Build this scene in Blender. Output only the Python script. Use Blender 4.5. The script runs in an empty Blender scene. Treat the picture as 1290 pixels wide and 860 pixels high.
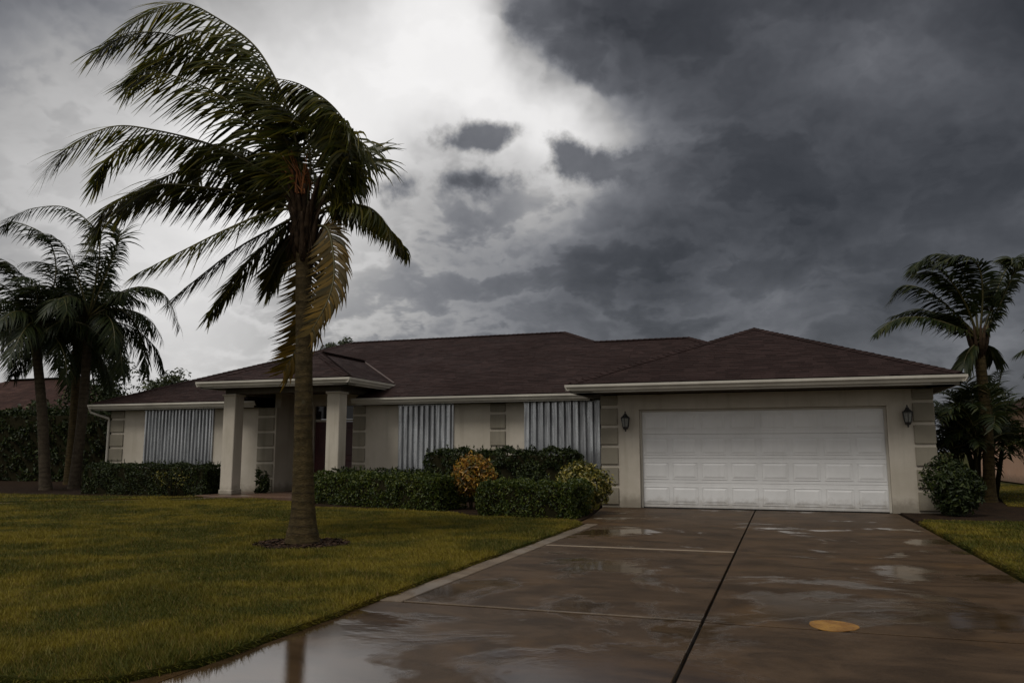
import bpy, bmesh, math, random
import numpy as np
from mathutils import Vector, Matrix

random.seed(7); np.random.seed(7)
R_ = math.radians
scene = bpy.context.scene
COL = scene.collection

# ------------------------------------------------------------------ camera
CAM_H = 1.22
YAW, PITCH, FPX = R_(18.72), R_(7.857), 1000.0      # focal in pixels of a 1290 px wide frame
cam_d = bpy.data.cameras.new('camera')
cam_d.sensor_width = 36.0
cam_d.lens = FPX / 1290.0 * 36.0
cam_d.clip_start, cam_d.clip_end = 0.05, 5000
cam = bpy.data.objects.new('camera', cam_d); COL.objects.link(cam)
cam.location = (0, 0, CAM_H)
cam.rotation_euler = (R_(90) + PITCH, 0, YAW)
scene.camera = cam

F0 = Vector((-math.sin(YAW), math.cos(YAW), 0))      # level heading of the view
RV = Vector((math.cos(YAW), math.sin(YAW), 0))       # its right hand side
UZ = Vector((0, 0, 1))
FV = F0 * math.cos(PITCH) + UZ * math.sin(PITCH)
UV = -F0 * math.sin(PITCH) + UZ * math.cos(PITCH)

def bearing(px, py):                                  # compass direction of a spot in the sky
    return (RV * ((px - 645) / FPX) + UV * ((430 - py) / FPX) + FV).normalized()

# ------------------------------------------------------------------ node helper
class NT:
    def __init__(s, tree): s.t = tree; s.n = tree.nodes; s.l = tree.links
    def put(s, sock, v):
        if isinstance(v, bpy.types.NodeSocket): s.l.new(v, sock)
        elif v is not None: sock.default_value = v
    def new(s, typ, **kw):
        n = s.n.new(typ)
        for k, v in kw.items(): setattr(n, k, v)
        return n
    def math(s, op, a, b=None, c=None, clamp=False):
        n = s.new('ShaderNodeMath', operation=op, use_clamp=clamp)
        s.put(n.inputs[0], a); s.put(n.inputs[1], b); s.put(n.inputs[2], c)
        return n.outputs[0]
    def vm(s, op, a, b=None, scale=None):
        n = s.new('ShaderNodeVectorMath', operation=op)
        s.put(n.inputs[0], a); s.put(n.inputs[1], b)
        if scale is not None: s.put(n.inputs['Scale'], scale)
        return n.outputs['Value'] if op in ('DOT_PRODUCT', 'LENGTH', 'DISTANCE') else n.outputs['Vector']
    def noise(s, vec, scale, detail=4, rough=0.55, dist=0.0, out=0):
        n = s.new('ShaderNodeTexNoise')
        s.put(n.inputs['Vector'], vec)
        n.inputs['Scale'].default_value = scale; n.inputs['Detail'].default_value = detail
        n.inputs['Roughness'].default_value = rough; n.inputs['Distortion'].default_value = dist
        return n.outputs[out]
    def ramp(s, v, lo, hi, a=0.0, b=1.0, smooth=True):
        n = s.new('ShaderNodeMapRange', interpolation_type='SMOOTHSTEP' if smooth else 'LINEAR')
        s.put(n.inputs[0], v); s.put(n.inputs[1], lo); s.put(n.inputs[2], hi)
        s.put(n.inputs[3], a); s.put(n.inputs[4], b)
        return n.outputs[0]
    def mix(s, f, a, b):
        n = s.new('ShaderNodeMix', data_type='RGBA')
        s.put(n.inputs[0], f); s.put(n.inputs[6], a); s.put(n.inputs[7], b)
        return n.outputs[2]
    def fmix(s, f, a, b):
        n = s.new('ShaderNodeMix', data_type='FLOAT')
        s.put(n.inputs[0], f); s.put(n.inputs[2], a); s.put(n.inputs[3], b)
        return n.outputs[0]

def rgb(r, g, b): return (r, g, b, 1.0)

# ------------------------------------------------------------------ world: storm sky
SUN_EL = R_(56)
sun_dir = (-F0 * 0.75 - RV * 0.66).normalized() * math.cos(SUN_EL) + UZ * math.sin(SUN_EL)   # where the light comes from

world = bpy.data.worlds.new('World'); scene.world = world; world.use_nodes = True
W = NT(world.node_tree); W.n.clear()
w_out = W.new('ShaderNodeOutputWorld'); w_bg = W.new('ShaderNodeBackground')
tc = W.new('ShaderNodeTexCoord')
dvec = W.vm('NORMALIZE', tc.outputs['Generated'])
sky = W.new('ShaderNodeTexSky', sky_type='NISHITA')
sky.sun_disc = False
sky.sun_elevation = SUN_EL
sky.sun_rotation = math.atan2(sun_dir.x, sun_dir.y)
sky.air_density, sky.dust_density = 1.0, 3.0

# overcast deck: log-luminance lobes (compass direction, tightness, weight) over an even grey
BASE_L = 0.33
LOBES = [
 (0.142,0.919,0.368,16.0,-2.515),
 (-0.381,0.814,0.438,156.2,0.471),
 (-0.717,0.389,0.578,82.6,-3.905),
 (-0.142,0.783,0.605,156.2,1.362),
 (-0.226,0.963,0.146,156.2,-0.436),
 (-0.589,0.742,0.320,156.2,0.575),
 (-0.210,0.905,0.371,156.2,2.010),
 (0.412,0.839,0.355,156.2,-1.151),
 (0.142,0.906,0.398,156.2,1.085),
 (-0.874,0.447,0.192,82.6,-0.613),
 (-0.366,0.881,0.300,156.2,-0.499),
 (-0.685,0.709,0.169,156.2,0.395),
 (0.198,0.967,0.161,156.2,0.261),
 (0.347,0.938,0.021,156.2,-0.845),
 (-0.582,0.522,0.623,156.2,-0.341),
 (-0.193,0.844,0.500,156.2,-2.360),
 (-0.065,0.726,0.684,156.2,-1.753),
 (-0.314,0.749,0.584,156.2,0.657),
 (-0.181,0.948,0.261,156.2,-1.142),
 (-0.280,0.664,0.694,156.2,-1.496),
 (-0.036,0.989,0.141,156.2,0.271),
 (-0.417,0.908,0.027,156.2,-1.123),
 (0.308,0.920,0.244,156.2,0.403),
 (0.279,0.862,0.422,156.2,-0.300),
 (-0.493,0.790,0.364,156.2,0.647),
 (-0.614,0.518,0.595,156.2,-2.381),
 (-0.813,0.415,0.410,156.2,-0.537),
 (-0.305,0.827,0.472,156.2,1.025)]
def lobe_sum(d, items):
    acc = None
    for c, k, w in items:
        g = W.math('EXPONENT', W.math('MULTIPLY_ADD', W.vm('DOT_PRODUCT', d, tuple(c)), k, -k))
        acc = W.math('MULTIPLY', g, w) if acc is None else W.math('MULTIPLY_ADD', g, w, acc)
    return acc
nz = W.noise(dvec, 6.5, 4, 0.62, out=1)
nzc = W.vm('SUBTRACT', nz, (0.5, 0.5, 0.5))
dw = W.vm('NORMALIZE', W.vm('ADD', dvec, W.vm('SCALE', nzc, scale=0.115)))
lnL = lobe_sum(dw, [((a_, b_, c_), k_, w_) for a_, b_, c_, k_, w_ in LOBES] + [(bearing(330, 190), 18.0, 0.10)])
# billows, flattened toward the horizon like a deck seen from below
sep = W.new('ShaderNodeSeparateXYZ'); W.put(sep.inputs[0], dvec)
zz = W.math('MAXIMUM', sep.outputs[2], 0.0)
deck = W.vm('SCALE', dvec, scale=W.math('DIVIDE', 1.0, W.math('ADD', zz, 0.45)))
b1 = W.noise(W.vm('ADD', deck, W.vm('SCALE', nzc, scale=0.22)), 4.2, 5, 0.58)
det = W.math('SUBTRACT', b1, 0.5)
# nearer, darker clouds with firm edges hanging before the bright gap
STR = Vector((1, 1, 1.9))
dw2 = W.vm('MULTIPLY', W.vm('ADD', dvec, W.vm('SCALE', nzc, scale=0.075)), tuple(STR))
def puff(px, py, sx, w):
    c = bearing(px, py) * STR
    d2 = W.math('POWER', W.vm('DISTANCE', dw2, tuple(c)), 2.0)
    return W.math('MULTIPLY', W.math('EXPONENT', W.math('MULTIPLY', d2, -1.0 / (sx / FPX) ** 2)), w)
acc = None
for a_ in [(735, 0, 95, .95), (840, 60, 110, .95), (740, 100, 60, .35), (608, 168, 44, .80), (560, 182, 36, .42), (580, 203, 40, -.35), (655, 200, 30, -.5),
           (592, 230, 56, .66), (490, 236, 42, .52), (716, 196, 62, .6), (800, 215, 90, .7), (770, 158, 60, -.55), (650, 120, 60, -.3)]:
    g = puff(*a_); acc = g if acc is None else W.math('ADD', acc, g)
K2 = W.math('ADD', acc, W.math('MULTIPLY', W.math('SUBTRACT', W.noise(dvec, 19.0, 5, 0.62), 0.5), 1.0))
C2 = W.ramp(K2, 0.26, 0.66, 0.0, 0.9)
lnB = W.math('ADD', lnL, W.ramp(lnL, -1.1, 0.1, 0.0, 0.16))
L0 = W.math('SMOOTH_MIN', W.math('MULTIPLY', W.math('EXPONENT', W.math('MULTIPLY_ADD', det, W.ramp(lnL, -1.6, 0.3, 2.0, 0.35), lnB)), BASE_L), 0.80, 0.30)
Ld = W.math('MULTIPLY', W.math('EXPONENT', W.math('MULTIPLY', det, 2.2)), 0.085)
L1 = W.fmix(C2, L0, W.math('MINIMUM', L0, Ld))
# broken scud below the deck: firm dark bodies with a thin lit rim
sc = W.noise(W.vm('ADD', W.vm('MULTIPLY', deck, (1, 1, 1.6)), W.vm('SCALE', nzc, scale=0.10)), 5.2, 5, 0.56)
midm = W.math('MULTIPLY', W.ramp(lnL, -0.25, 0.5, 1.0, 0.12), W.math('ADD', lobe_sum(dvec, [(bearing(640, 330), 9.0, 0.85), (bearing(290, 410), 40.0, 0.7)]), 0.22))
body = W.math('MULTIPLY', W.ramp(sc, 0.50, 0.62), midm)
rim = W.math('MULTIPLY', W.math('MULTIPLY', W.ramp(sc, 0.40, 0.49), W.ramp(sc, 0.50, 0.56, 1.0, 0.0)), midm)
L = W.math('MULTIPLY', L1, W.math('ADD', W.math('MULTIPLY_ADD', body, -0.20, 1.0), W.math('MULTIPLY', rim, 0.26)))
tint = W.mix(W.ramp(L, 0.03, 0.40), rgb(0.95, 0.98, 1.09), rgb(1.0, 0.985, 0.975))
cloud = W.vm('SCALE', tint, scale=L)
clear = W.vm('SCALE', sky.outputs[0], scale=0.07)
skycol = W.mix(0.95, clear, cloud)
W.put(w_bg.inputs[0], skycol); w_bg.inputs[1].default_value = 1.0
W.l.new(w_bg.outputs[0], w_out.inputs[0])
world.cycles.sampling_method = 'MANUAL'; world.cycles.sample_map_resolution = 512

sun_d = bpy.data.lights.new('sun', 'SUN'); sun_d.energy = 1.5; sun_d.angle = R_(22); sun_d.color = (1.0, 0.97, 0.92)
sun = bpy.data.objects.new('sun', sun_d); COL.objects.link(sun)
sun.rotation_euler = (-sun_dir).to_track_quat('-Z', 'Y').to_euler()

vs = scene.view_settings
vs.view_transform = 'Standard'; vs.look = 'None'; vs.exposure = 0.2; vs.gamma = 1.0; vs.use_curve_mapping = False
scene.cycles.max_bounces = 6
scene.cycles.use_denoising = True

# ------------------------------------------------------------------ materials
def new_mat(name):
    m = bpy.data.materials.new(name); m.use_nodes = True
    t = NT(m.node_tree); b = m.node_tree.nodes['Principled BSDF']
    return m, t, b
def objc(t): return t.new('ShaderNodeTexCoord').outputs['Object']
def geo(t): return t.new('ShaderNodeNewGeometry')
def bump(t, b, h, strength=0.3, dist=0.02):
    n = t.new('ShaderNodeBump'); n.inputs['Strength'].default_value = strength; n.inputs['Distance'].default_value = dist
    t.put(n.inputs['Height'], h); t.put(b.inputs['Normal'], n.outputs[0])
def simple(name, c1, c2, scale=3.0, rough=0.7, r2=None, bscale=60, bstr=0.15, metal=0.0, spec=0.4, bdist=0.01):
    m, t, b = new_mat(name); p = geo(t).outputs['Position']
    n = t.noise(p, scale, 5, 0.6)
    t.put(b.inputs['Base Color'], t.mix(t.ramp(n, 0.3, 0.7), rgb(*c1), rgb(*c2)))
    t.put(b.inputs['Roughness'], rough if r2 is None else t.ramp(n, 0.3, 0.7, rough, r2))
    b.inputs['Metallic'].default_value = metal; b.inputs['Specular IOR Level'].default_value = spec
    if bstr: bump(t, b, t.noise(p, bscale, 3, 0.6), bstr, bdist)
    return m
def leaf_mat(name, cols, rough=0.45, trans=0.25, spec=0.4):
    """foliage: colour differs from leaf to leaf"""
    m, t, b = new_mat(name); g = geo(t)
    r = g.outputs['Random Per Island']
    n = t.new('ShaderNodeValToRGB'); t.put(n.inputs[0], r)
    e = n.color_ramp.elements
    while len(e) < len(cols): e.new(0.5)
    for i, (p, c) in enumerate(cols): e[i].position = p; e[i].color = rgb(*c)
    t.put(b.inputs['Base Color'], n.outputs[0])
    b.inputs['Roughness'].default_value = rough; b.inputs['Specular IOR Level'].default_value = spec
    tr = t.new('ShaderNodeBsdfTranslucent'); t.put(tr.inputs[0], n.outputs[0])
    mx = t.new('ShaderNodeMixShader'); mx.inputs[0].default_value = trans
    t.l.new(b.outputs[0], mx.inputs[1]); t.l.new(tr.outputs[0], mx.inputs[2])
    t.l.new(mx.outputs[0], m.node_tree.nodes['Material Output'].inputs[0])
    return m

M = {}
# painted stucco with rain stains
def stucco(name, c1, c2):
    m, t, b = new_mat(name); p = geo(t).outputs['Position']
    big = t.noise(p, 0.9, 5, 0.6)
    st = t.noise(t.vm('MULTIPLY', p, (5.0, 5.0, 0.35)), 1.0, 4, 0.6)
    c = t.mix(t.ramp(big, 0.3, 0.72), rgb(*c1), rgb(*c2))
    c = t.mix(t.ramp(st, 0.50, 0.75, 0, 0.32), c, rgb(c1[0] * .55, c1[1] * .55, c1[2] * .5))
    sz = t.new('ShaderNodeSeparateXYZ'); t.put(sz.inputs[0], p)
    spl = t.math('ADD', sz.outputs[2], t.math('MULTIPLY', t.noise(p, 5, 4, 0.65), -0.5))
    c = t.mix(t.ramp(spl, -0.2, 0.12, 0.6, 0.0), c, rgb(0.10, 0.08, 0.055))
    t.put(b.inputs['Base Color'], c); b.inputs['Roughness'].default_value = 0.8; b.inputs['Specular IOR Level'].default_value = 0.15
    bump(t, b, t.math('ADD', t.noise(p, 45, 4, 0.7), t.math('MULTIPLY', t.noise(p, 9, 3), 0.6)), 0.35, 0.012)
    return m
M['stucco'] = stucco('stucco', (0.40, 0.355, 0.285), (0.50, 0.45, 0.375))
M['quoin'] = stucco('quoin_paint', (0.20, 0.178, 0.135), (0.27, 0.24, 0.185))
M['peach'] = stucco('peach_stucco', (0.50, 0.30, 0.20), (0.55, 0.36, 0.25))
M['trim'] = simple('trim_paint', (0.38, 0.35, 0.295), (0.49, 0.455, 0.385), 1.5, 0.45, 0.6, 40, 0.08)
M['soffit'] = simple('soffit_and_shade_paint', (0.07, 0.058, 0.043), (0.10, 0.085, 0.064), 2, 0.8, spec=0.1)  # dark soffit tone, also standing in for shade on the porch beams
m, t, b = new_mat('garage_paint'); p = geo(t).outputs['Position']
sz = t.new('ShaderNodeSeparateXYZ'); t.put(sz.inputs[0], p)
c = t.mix(t.ramp(t.noise(p, 1.2, 5, 0.6), 0.3, 0.7), rgb(0.64, 0.63, 0.61), rgb(0.73, 0.72, 0.70))
run = t.noise(t.vm('MULTIPLY', p, (9, 9, 0.5)), 1.0, 4, 0.65)
c = t.mix(t.ramp(run, 0.55, 0.80, 0, 0.13), c, rgb(0.42, 0.40, 0.36))
spl = t.math('ADD', sz.outputs[2], t.math('MULTIPLY', t.noise(p, 7, 5, 0.7), -0.45))
c = t.mix(t.ramp(spl, -0.22, 0.06, 0.55, 0.0), c, rgb(0.24, 0.20, 0.15))
t.put(b.inputs['Base Color'], c); t.put(b.inputs['Roughness'], t.ramp(run, 0.3, 0.7, 0.38, 0.55)); bump(t, b, t.noise(p, 2.2, 3), 0.12, 0.02)
M['door_white'] = m
M['red_door'] = simple('dark_red_wood', (0.045, 0.010, 0.012), (0.07, 0.016, 0.016), 4, 0.35, 0.5)
M['dark_glass'] = simple('dark_glass', (0.012, 0.012, 0.014), (0.02, 0.02, 0.022), 2, 0.06, bstr=0)
M['black_metal'] = simple('black_iron', (0.012, 0.012, 0.012), (0.025, 0.022, 0.02), 20, 0.4, 0.6, 90, 0.2, spec=0.5)
M['lamp_glass'] = simple('seeded_glass', (0.16, 0.16, 0.15), (0.24, 0.24, 0.22), 30, 0.12, bscale=50, bstr=0.3)
M['drip'] = simple('drip_edge_metal', (0.07, 0.05, 0.042), (0.10, 0.07, 0.06), 4, 0.5)

def shingle_mat(name, cols, deep=1.0):
    m, t, b = new_mat(name); g = geo(t); p = g.outputs['Position']
    n = t.new('ShaderNodeValToRGB'); t.put(n.inputs[0], g.outputs['Random Per Island'])
    e = n.color_ramp.elements
    while len(e) < len(cols): e.new(0.5)
    for i, (q, c) in enumerate(cols): e[i].position = q; e[i].color = rgb(*c)
    gran = t.noise(p, 160, 2, 0.6)
    big = t.noise(p, 0.5, 4, 0.6)
    c = t.mix(t.ramp(big, 0.35, 0.7, 0, 0.5), n.outputs[0], rgb(0.016, 0.010, 0.009))
    c = t.mix(t.ramp(gran, 0.45, 0.75, 0, 0.35), c, rgb(0.055, 0.034, 0.031))
    t.put(b.inputs['Base Color'], c)
    t.put(b.inputs['Roughness'], t.ramp(big, 0.3, 0.7, 0.62, 0.8))
    b.inputs['Specular IOR Level'].default_value = 0.06
    bump(t, b, gran, 0.4, 0.006)
    return m
M['shingle'] = shingle_mat('asphalt_shingle', [(0, (0.017, 0.0098, 0.0085)), (0.5, (0.025, 0.0142, 0.0122)), (1, (0.036, 0.0215, 0.019))])
M['tile_far'] = shingle_mat('far_roof_tile', [(0, (0.035, 0.018, 0.014)), (1, (0.065, 0.034, 0.026))])

# galvanised storm panels
m, t, b = new_mat('galvanised_steel'); g = geo(t); p = g.outputs['Position']
streak = t.noise(t.vm('MULTIPLY', p, (14, 14, 0.8)), 1.0, 5, 0.65)
sp = t.noise(p, 18, 4, 0.6)
c = t.mix(t.ramp(streak, 0.35, 0.7), rgb(0.27, 0.275, 0.28), rgb(0.60, 0.61, 0.62))
c = t.mix(t.ramp(sp, 0.55, 0.75, 0, 0.5), c, rgb(0.18, 0.19, 0.21))
t.put(b.inputs['Base Color'], c); b.inputs['Metallic'].default_value = 0.75
t.put(b.inputs['Roughness'], t.ramp(streak, 0.3, 0.7, 0.36, 0.22)); bump(t, b, sp, 0.1, 0.01)
M['galv'] = m

# wet concrete
def concrete(name, dry, wet, puddle=True, rlo=0.05, rhi=0.5):
    m, t, b = new_mat(name); p = geo(t).outputs['Position']
    big = t.noise(p, 0.55, 6, 0.62, 0.4)
    mid = t.noise(t.vm('MULTIPLY', p, (1.0, 1.7, 1.0)), 1.5, 7, 0.66, 0.6)
    fine = t.noise(p, 55, 4, 0.7)
    c = t.mix(t.ramp(mid, 0.32, 0.68), rgb(*wet), rgb(*dry))
    c = t.mix(t.ramp(big, 0.5, 0.75, 0, 0.55), c, rgb(wet[0] * .55, wet[1] * .5, wet[2] * .42))
    rust = t.noise(t.vm('ADD', p, (7.3, 2.1, 0)), 0.8, 5, 0.65, 0.3)
    c = t.mix(t.ramp(rust, 0.52, 0.74, 0, 0.5), c, rgb(0.115, 0.062, 0.022))
    agg = t.noise(p, 130, 2, 0.5)
    c = t.mix(t.ramp(agg, 0.56, 0.70, 0, 0.45), c, rgb(dry[0] * 1.8, dry[1] * 1.85, dry[2] * 1.9))
    c = t.mix(t.ramp(agg, 0.30, 0.42, 0.5, 0), c, rgb(wet[0] * .5, wet[1] * .5, wet[2] * .5))
    c = t.mix(t.ramp(fine, 0.35, 0.75, 0, 0.3), c, rgb(dry[0] * 1.25, dry[1] * 1.25, dry[2] * 1.25))
    t.put(b.inputs['Base Color'], c)
    wetm = t.noise(t.vm('ADD', p, (3.1, 0.7, 0)), 0.62, 5, 0.6, 0.5)
    if puddle:      # the slab drains to its lawn side near the street, where water stands
        sx = t.new('ShaderNodeSeparateXYZ'); t.put(sx.inputs[0], p)
        pool = t.math('MULTIPLY', t.ramp(sx.outputs[0], -3.1, -1.2, 0.21, 0.0), t.ramp(sx.outputs[1], 3.5, 6.2, 1.0, 0.0))
        wetm = t.math('SUBTRACT', t.math('ADD', wetm, pool), t.ramp(sx.outputs[1], 6.5, 11.5, 0.0, 0.07))
    r = t.ramp(wetm, 0.48, 0.56, rhi, rlo)
    t.put(b.inputs['Roughness'], r)
    spc = t.ramp(wetm, 0.49, 0.57, 0.08, 0.5)
    if puddle: spc = t.math('ADD', spc, t.ramp(sx.outputs[1], 5.0, 7.0, 0.07, 0.0))
    t.put(b.inputs['Specular IOR Level'], spc)
    h = t.math('MULTIPLY', t.math('ADD', fine, t.math('MULTIPLY', t.noise(p, 14, 3), 0.7)), t.ramp(wetm, 0.48, 0.57, 1.0, 0.10))
    bump(t, b, h, 0.30, 0.008)
    return m
M['concrete'] = concrete('wet_concrete', (0.072, 0.045, 0.025), (0.024, 0.0145, 0.0075))
M['edge'] = concrete('concrete_edging', (0.17, 0.132, 0.095), (0.085, 0.064, 0.045), False, 0.3, 0.6)
M['walk'] = concrete('pale_path_concrete', (0.16, 0.13, 0.09), (0.09, 0.07, 0.05), False, 0.35, 0.6)
M['brown'] = concrete('brown_paving', (0.12, 0.075, 0.05), (0.07, 0.04, 0.028), False, 0.3, 0.6)
M['pale'] = simple('pale_mortar', (0.16, 0.12, 0.08), (0.22, 0.17, 0.115), 3, 0.7)
M['joint'] = simple('dark_joint', (0.012, 0.010, 0.008), (0.025, 0.02, 0.015), 8, 0.6)
m, t, b = new_mat('ochre_spot'); p = geo(t).outputs['Position']
wn = t.noise(p, 22, 6, 0.7)
c = t.mix(t.ramp(t.noise(p, 7, 4), 0.35, 0.65), rgb(0.30, 0.15, 0.025), rgb(0.20, 0.09, 0.015))
t.put(b.inputs['Base Color'], t.mix(t.ramp(wn, 0.54, 0.70, 0, 0.7), c, rgb(0.07, 0.045, 0.025)))
t.put(b.inputs['Roughness'], t.ramp(wn, 0.3, 0.7, 0.25, 0.6)); bump(t, b, wn, 0.4, 0.005); M['ochre_mark'] = m
M['soil'] = simple('soil', (0.014, 0.009, 0.006), (0.030, 0.018, 0.010), 5, 0.85, 0.95, 30, 0.9, bdist=0.03, spec=0.06)
M['ground'] = simple('far_ground', (0.030, 0.032, 0.010), (0.050, 0.045, 0.014), 0.6, 0.9, spec=0.05)
M['mulch'] = leaf_mat('bark_mulch', [(0, (0.012, 0.008, 0.006)), (0.6, (0.030, 0.017, 0.010)), (1, (0.07, 0.042, 0.026))], 0.8, 0.0, 0.08)

# lawn soil/thatch and blades share large patches of dry and green grass
def lawn_cols(t, p):
    a = t.noise(p, 0.42, 5, 0.6, 0.4); d = t.noise(t.vm('ADD', p, (11, 4, 0)), 1.7, 5, 0.65)
    return t.ramp(t.math('ADD', t.math('MULTIPLY', a, 0.6), t.math('MULTIPLY', d, 0.4)), 0.43, 0.58)
m, t, b = new_mat('lawn_thatch'); p = geo(t).outputs['Position']
t.put(b.inputs['Base Color'], t.mix(lawn_cols(t, p), rgb(0.028, 0.032, 0.006), rgb(0.070, 0.050, 0.010)))
b.inputs['Roughness'].default_value = 0.9; b.inputs['Specular IOR Level'].default_value = 0.05; bump(t, b, t.noise(p, 40, 4, 0.7), 0.8, 0.03); M['thatch'] = m
m, t, b = new_mat('grass_blades'); g = geo(t); p = g.outputs['Position']
lc = lawn_cols(t, p); rr = g.outputs['Random Per Island']
c = t.mix(lc, rgb(0.036, 0.048, 0.006), rgb(0.195, 0.152, 0.016))
c = t.mix(t.ramp(rr, 0.0, 1.0, 0.0, 0.55, False), c, rgb(0.18, 0.145, 0.026))
c = t.mix(t.ramp(rr, 0.86, 0.95, 0, 0.7), c, rgb(0.16, 0.10, 0.035))
t.put(b.inputs['Base Color'], c); b.inputs['Roughness'].default_value = 0.55; b.inputs['Specular IOR Level'].default_value = 0.14
tr = t.new('ShaderNodeBsdfTranslucent'); t.put(tr.inputs[0], c)
mx = t.new('ShaderNodeMixShader'); mx.inputs[0].default_value = 0.3
t.l.new(b.outputs[0], mx.inputs[1]); t.l.new(tr.outputs[0], mx.inputs[2])
t.l.new(mx.outputs[0], m.node_tree.nodes['Material Output'].inputs[0]); M['grass'] = m

# palms and shrubs
def bark(name, c1, c2, c3, ring=26.0):
    m, t, b = new_mat(name); p = geo(t).outputs['Position']
    sx = t.new('ShaderNodeSeparateXYZ'); t.put(sx.inputs[0], p)
    wz = t.math('ADD', sx.outputs[2], t.math('MULTIPLY', t.noise(p, 6, 4), 0.10))
    rg = t.math('SINE', t.math('MULTIPLY', wz, ring * 2.4))
    n = t.noise(p, 9, 6, 0.65)
    c = t.mix(t.ramp(n, 0.3, 0.7), rgb(*c1), rgb(*c2))
    c = t.mix(t.math('MULTIPLY', t.ramp(rg, 0.4, 1.0, 0, 0.6), t.ramp(t.noise(p, 3.5, 4, 0.6), 0.35, 0.65)), c, rgb(*c3))
    li = t.noise(t.vm('ADD', p, (2, 5, 1)), 4.5, 5, 0.7)
    c = t.mix(t.ramp(li, 0.58, 0.70, 0, 0.5), c, rgb(0.10, 0.09, 0.055))
    t.put(b.inputs['Base Color'], c); b.inputs['Roughness'].default_value = 0.8; b.inputs['Specular IOR Level'].default_value = 0.12
    bump(t, b, t.math('ADD', t.math('MULTIPLY', rg, 0.35), t.math('MULTIPLY', t.noise(t.vm('MULTIPLY', p, (1, 1, 2.2)), 26, 6, 0.7), 3.0)), 0.6, 0.015)
    return m
M['bark'] = bark('palm_bark', (0.032, 0.023, 0.009), (0.072, 0.050, 0.020), (0.012, 0.008, 0.005))
M['bark2'] = bark('grey_palm_bark', (0.055, 0.042, 0.028), (0.10, 0.078, 0.052), (0.025, 0.02, 0.014), 18)
M['boot'] = simple('leaf_base_fibre', (0.018, 0.011, 0.006), (0.05, 0.030, 0.016), 12, 0.8, 0.8, 50, 0.6, spec=0.12)
M['rachis'] = simple('palm_rib', (0.06, 0.055, 0.016), (0.10, 0.08, 0.025), 6, 0.5)
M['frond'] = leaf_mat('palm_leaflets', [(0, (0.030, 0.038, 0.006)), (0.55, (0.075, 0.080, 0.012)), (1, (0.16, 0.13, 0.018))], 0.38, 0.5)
M['frond_y'] = leaf_mat('yellowing_leaflets', [(0, (0.045, 0.036, 0.008)), (0.6, (0.13, 0.082, 0.012)), (1, (0.23, 0.135, 0.018))], 0.45, 0.35)
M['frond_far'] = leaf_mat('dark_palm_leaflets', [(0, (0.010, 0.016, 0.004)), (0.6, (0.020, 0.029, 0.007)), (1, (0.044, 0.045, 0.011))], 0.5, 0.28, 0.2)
M['stalk'] = simple('orange_flower_stalk', (0.15, 0.045, 0.012), (0.24, 0.085, 0.018), 15, 0.6)
M['hedge'] = leaf_mat('hedge_leaves', [(0, (0.016, 0.028, 0.004)), (0.55, (0.042, 0.062, 0.007)), (1, (0.10, 0.112, 0.012))], 0.45, 0.25, 0.3)
M['darkleaf'] = leaf_mat('dark_leaves', [(0, (0.009, 0.015, 0.003)), (0.6, (0.020, 0.031, 0.006)), (1, (0.048, 0.060, 0.011))], 0.5, 0.15, 0.25)
M['croton'] = leaf_mat('croton_leaves', [(0, (0.035, 0.035, 0.006)), (0.2, (0.09, 0.06, 0.008)), (0.4, (0.30, 0.12, 0.014)), (0.75, (0.44, 0.25, 0.03)), (1, (0.18, 0.17, 0.03))], 0.4, 0.25)
M['varieg'] = leaf_mat('variegated_leaves', [(0, (0.025, 0.034, 0.006)), (0.5, (0.09, 0.09, 0.010)), (0.8, (0.26, 0.21, 0.025)), (1, (0.42, 0.34, 0.13))], 0.4, 0.2)
M['treeleaf'] = leaf_mat('tree_leaves', [(0, (0.014, 0.022, 0.007)), (0.6, (0.034, 0.046, 0.012)), (1, (0.07, 0.08, 0.02))], 0.5, 0.2)
M['twig'] = simple('twigs', (0.012, 0.011, 0.005), (0.020, 0.017, 0.008), 10, 0.9, spec=0.05)

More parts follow.
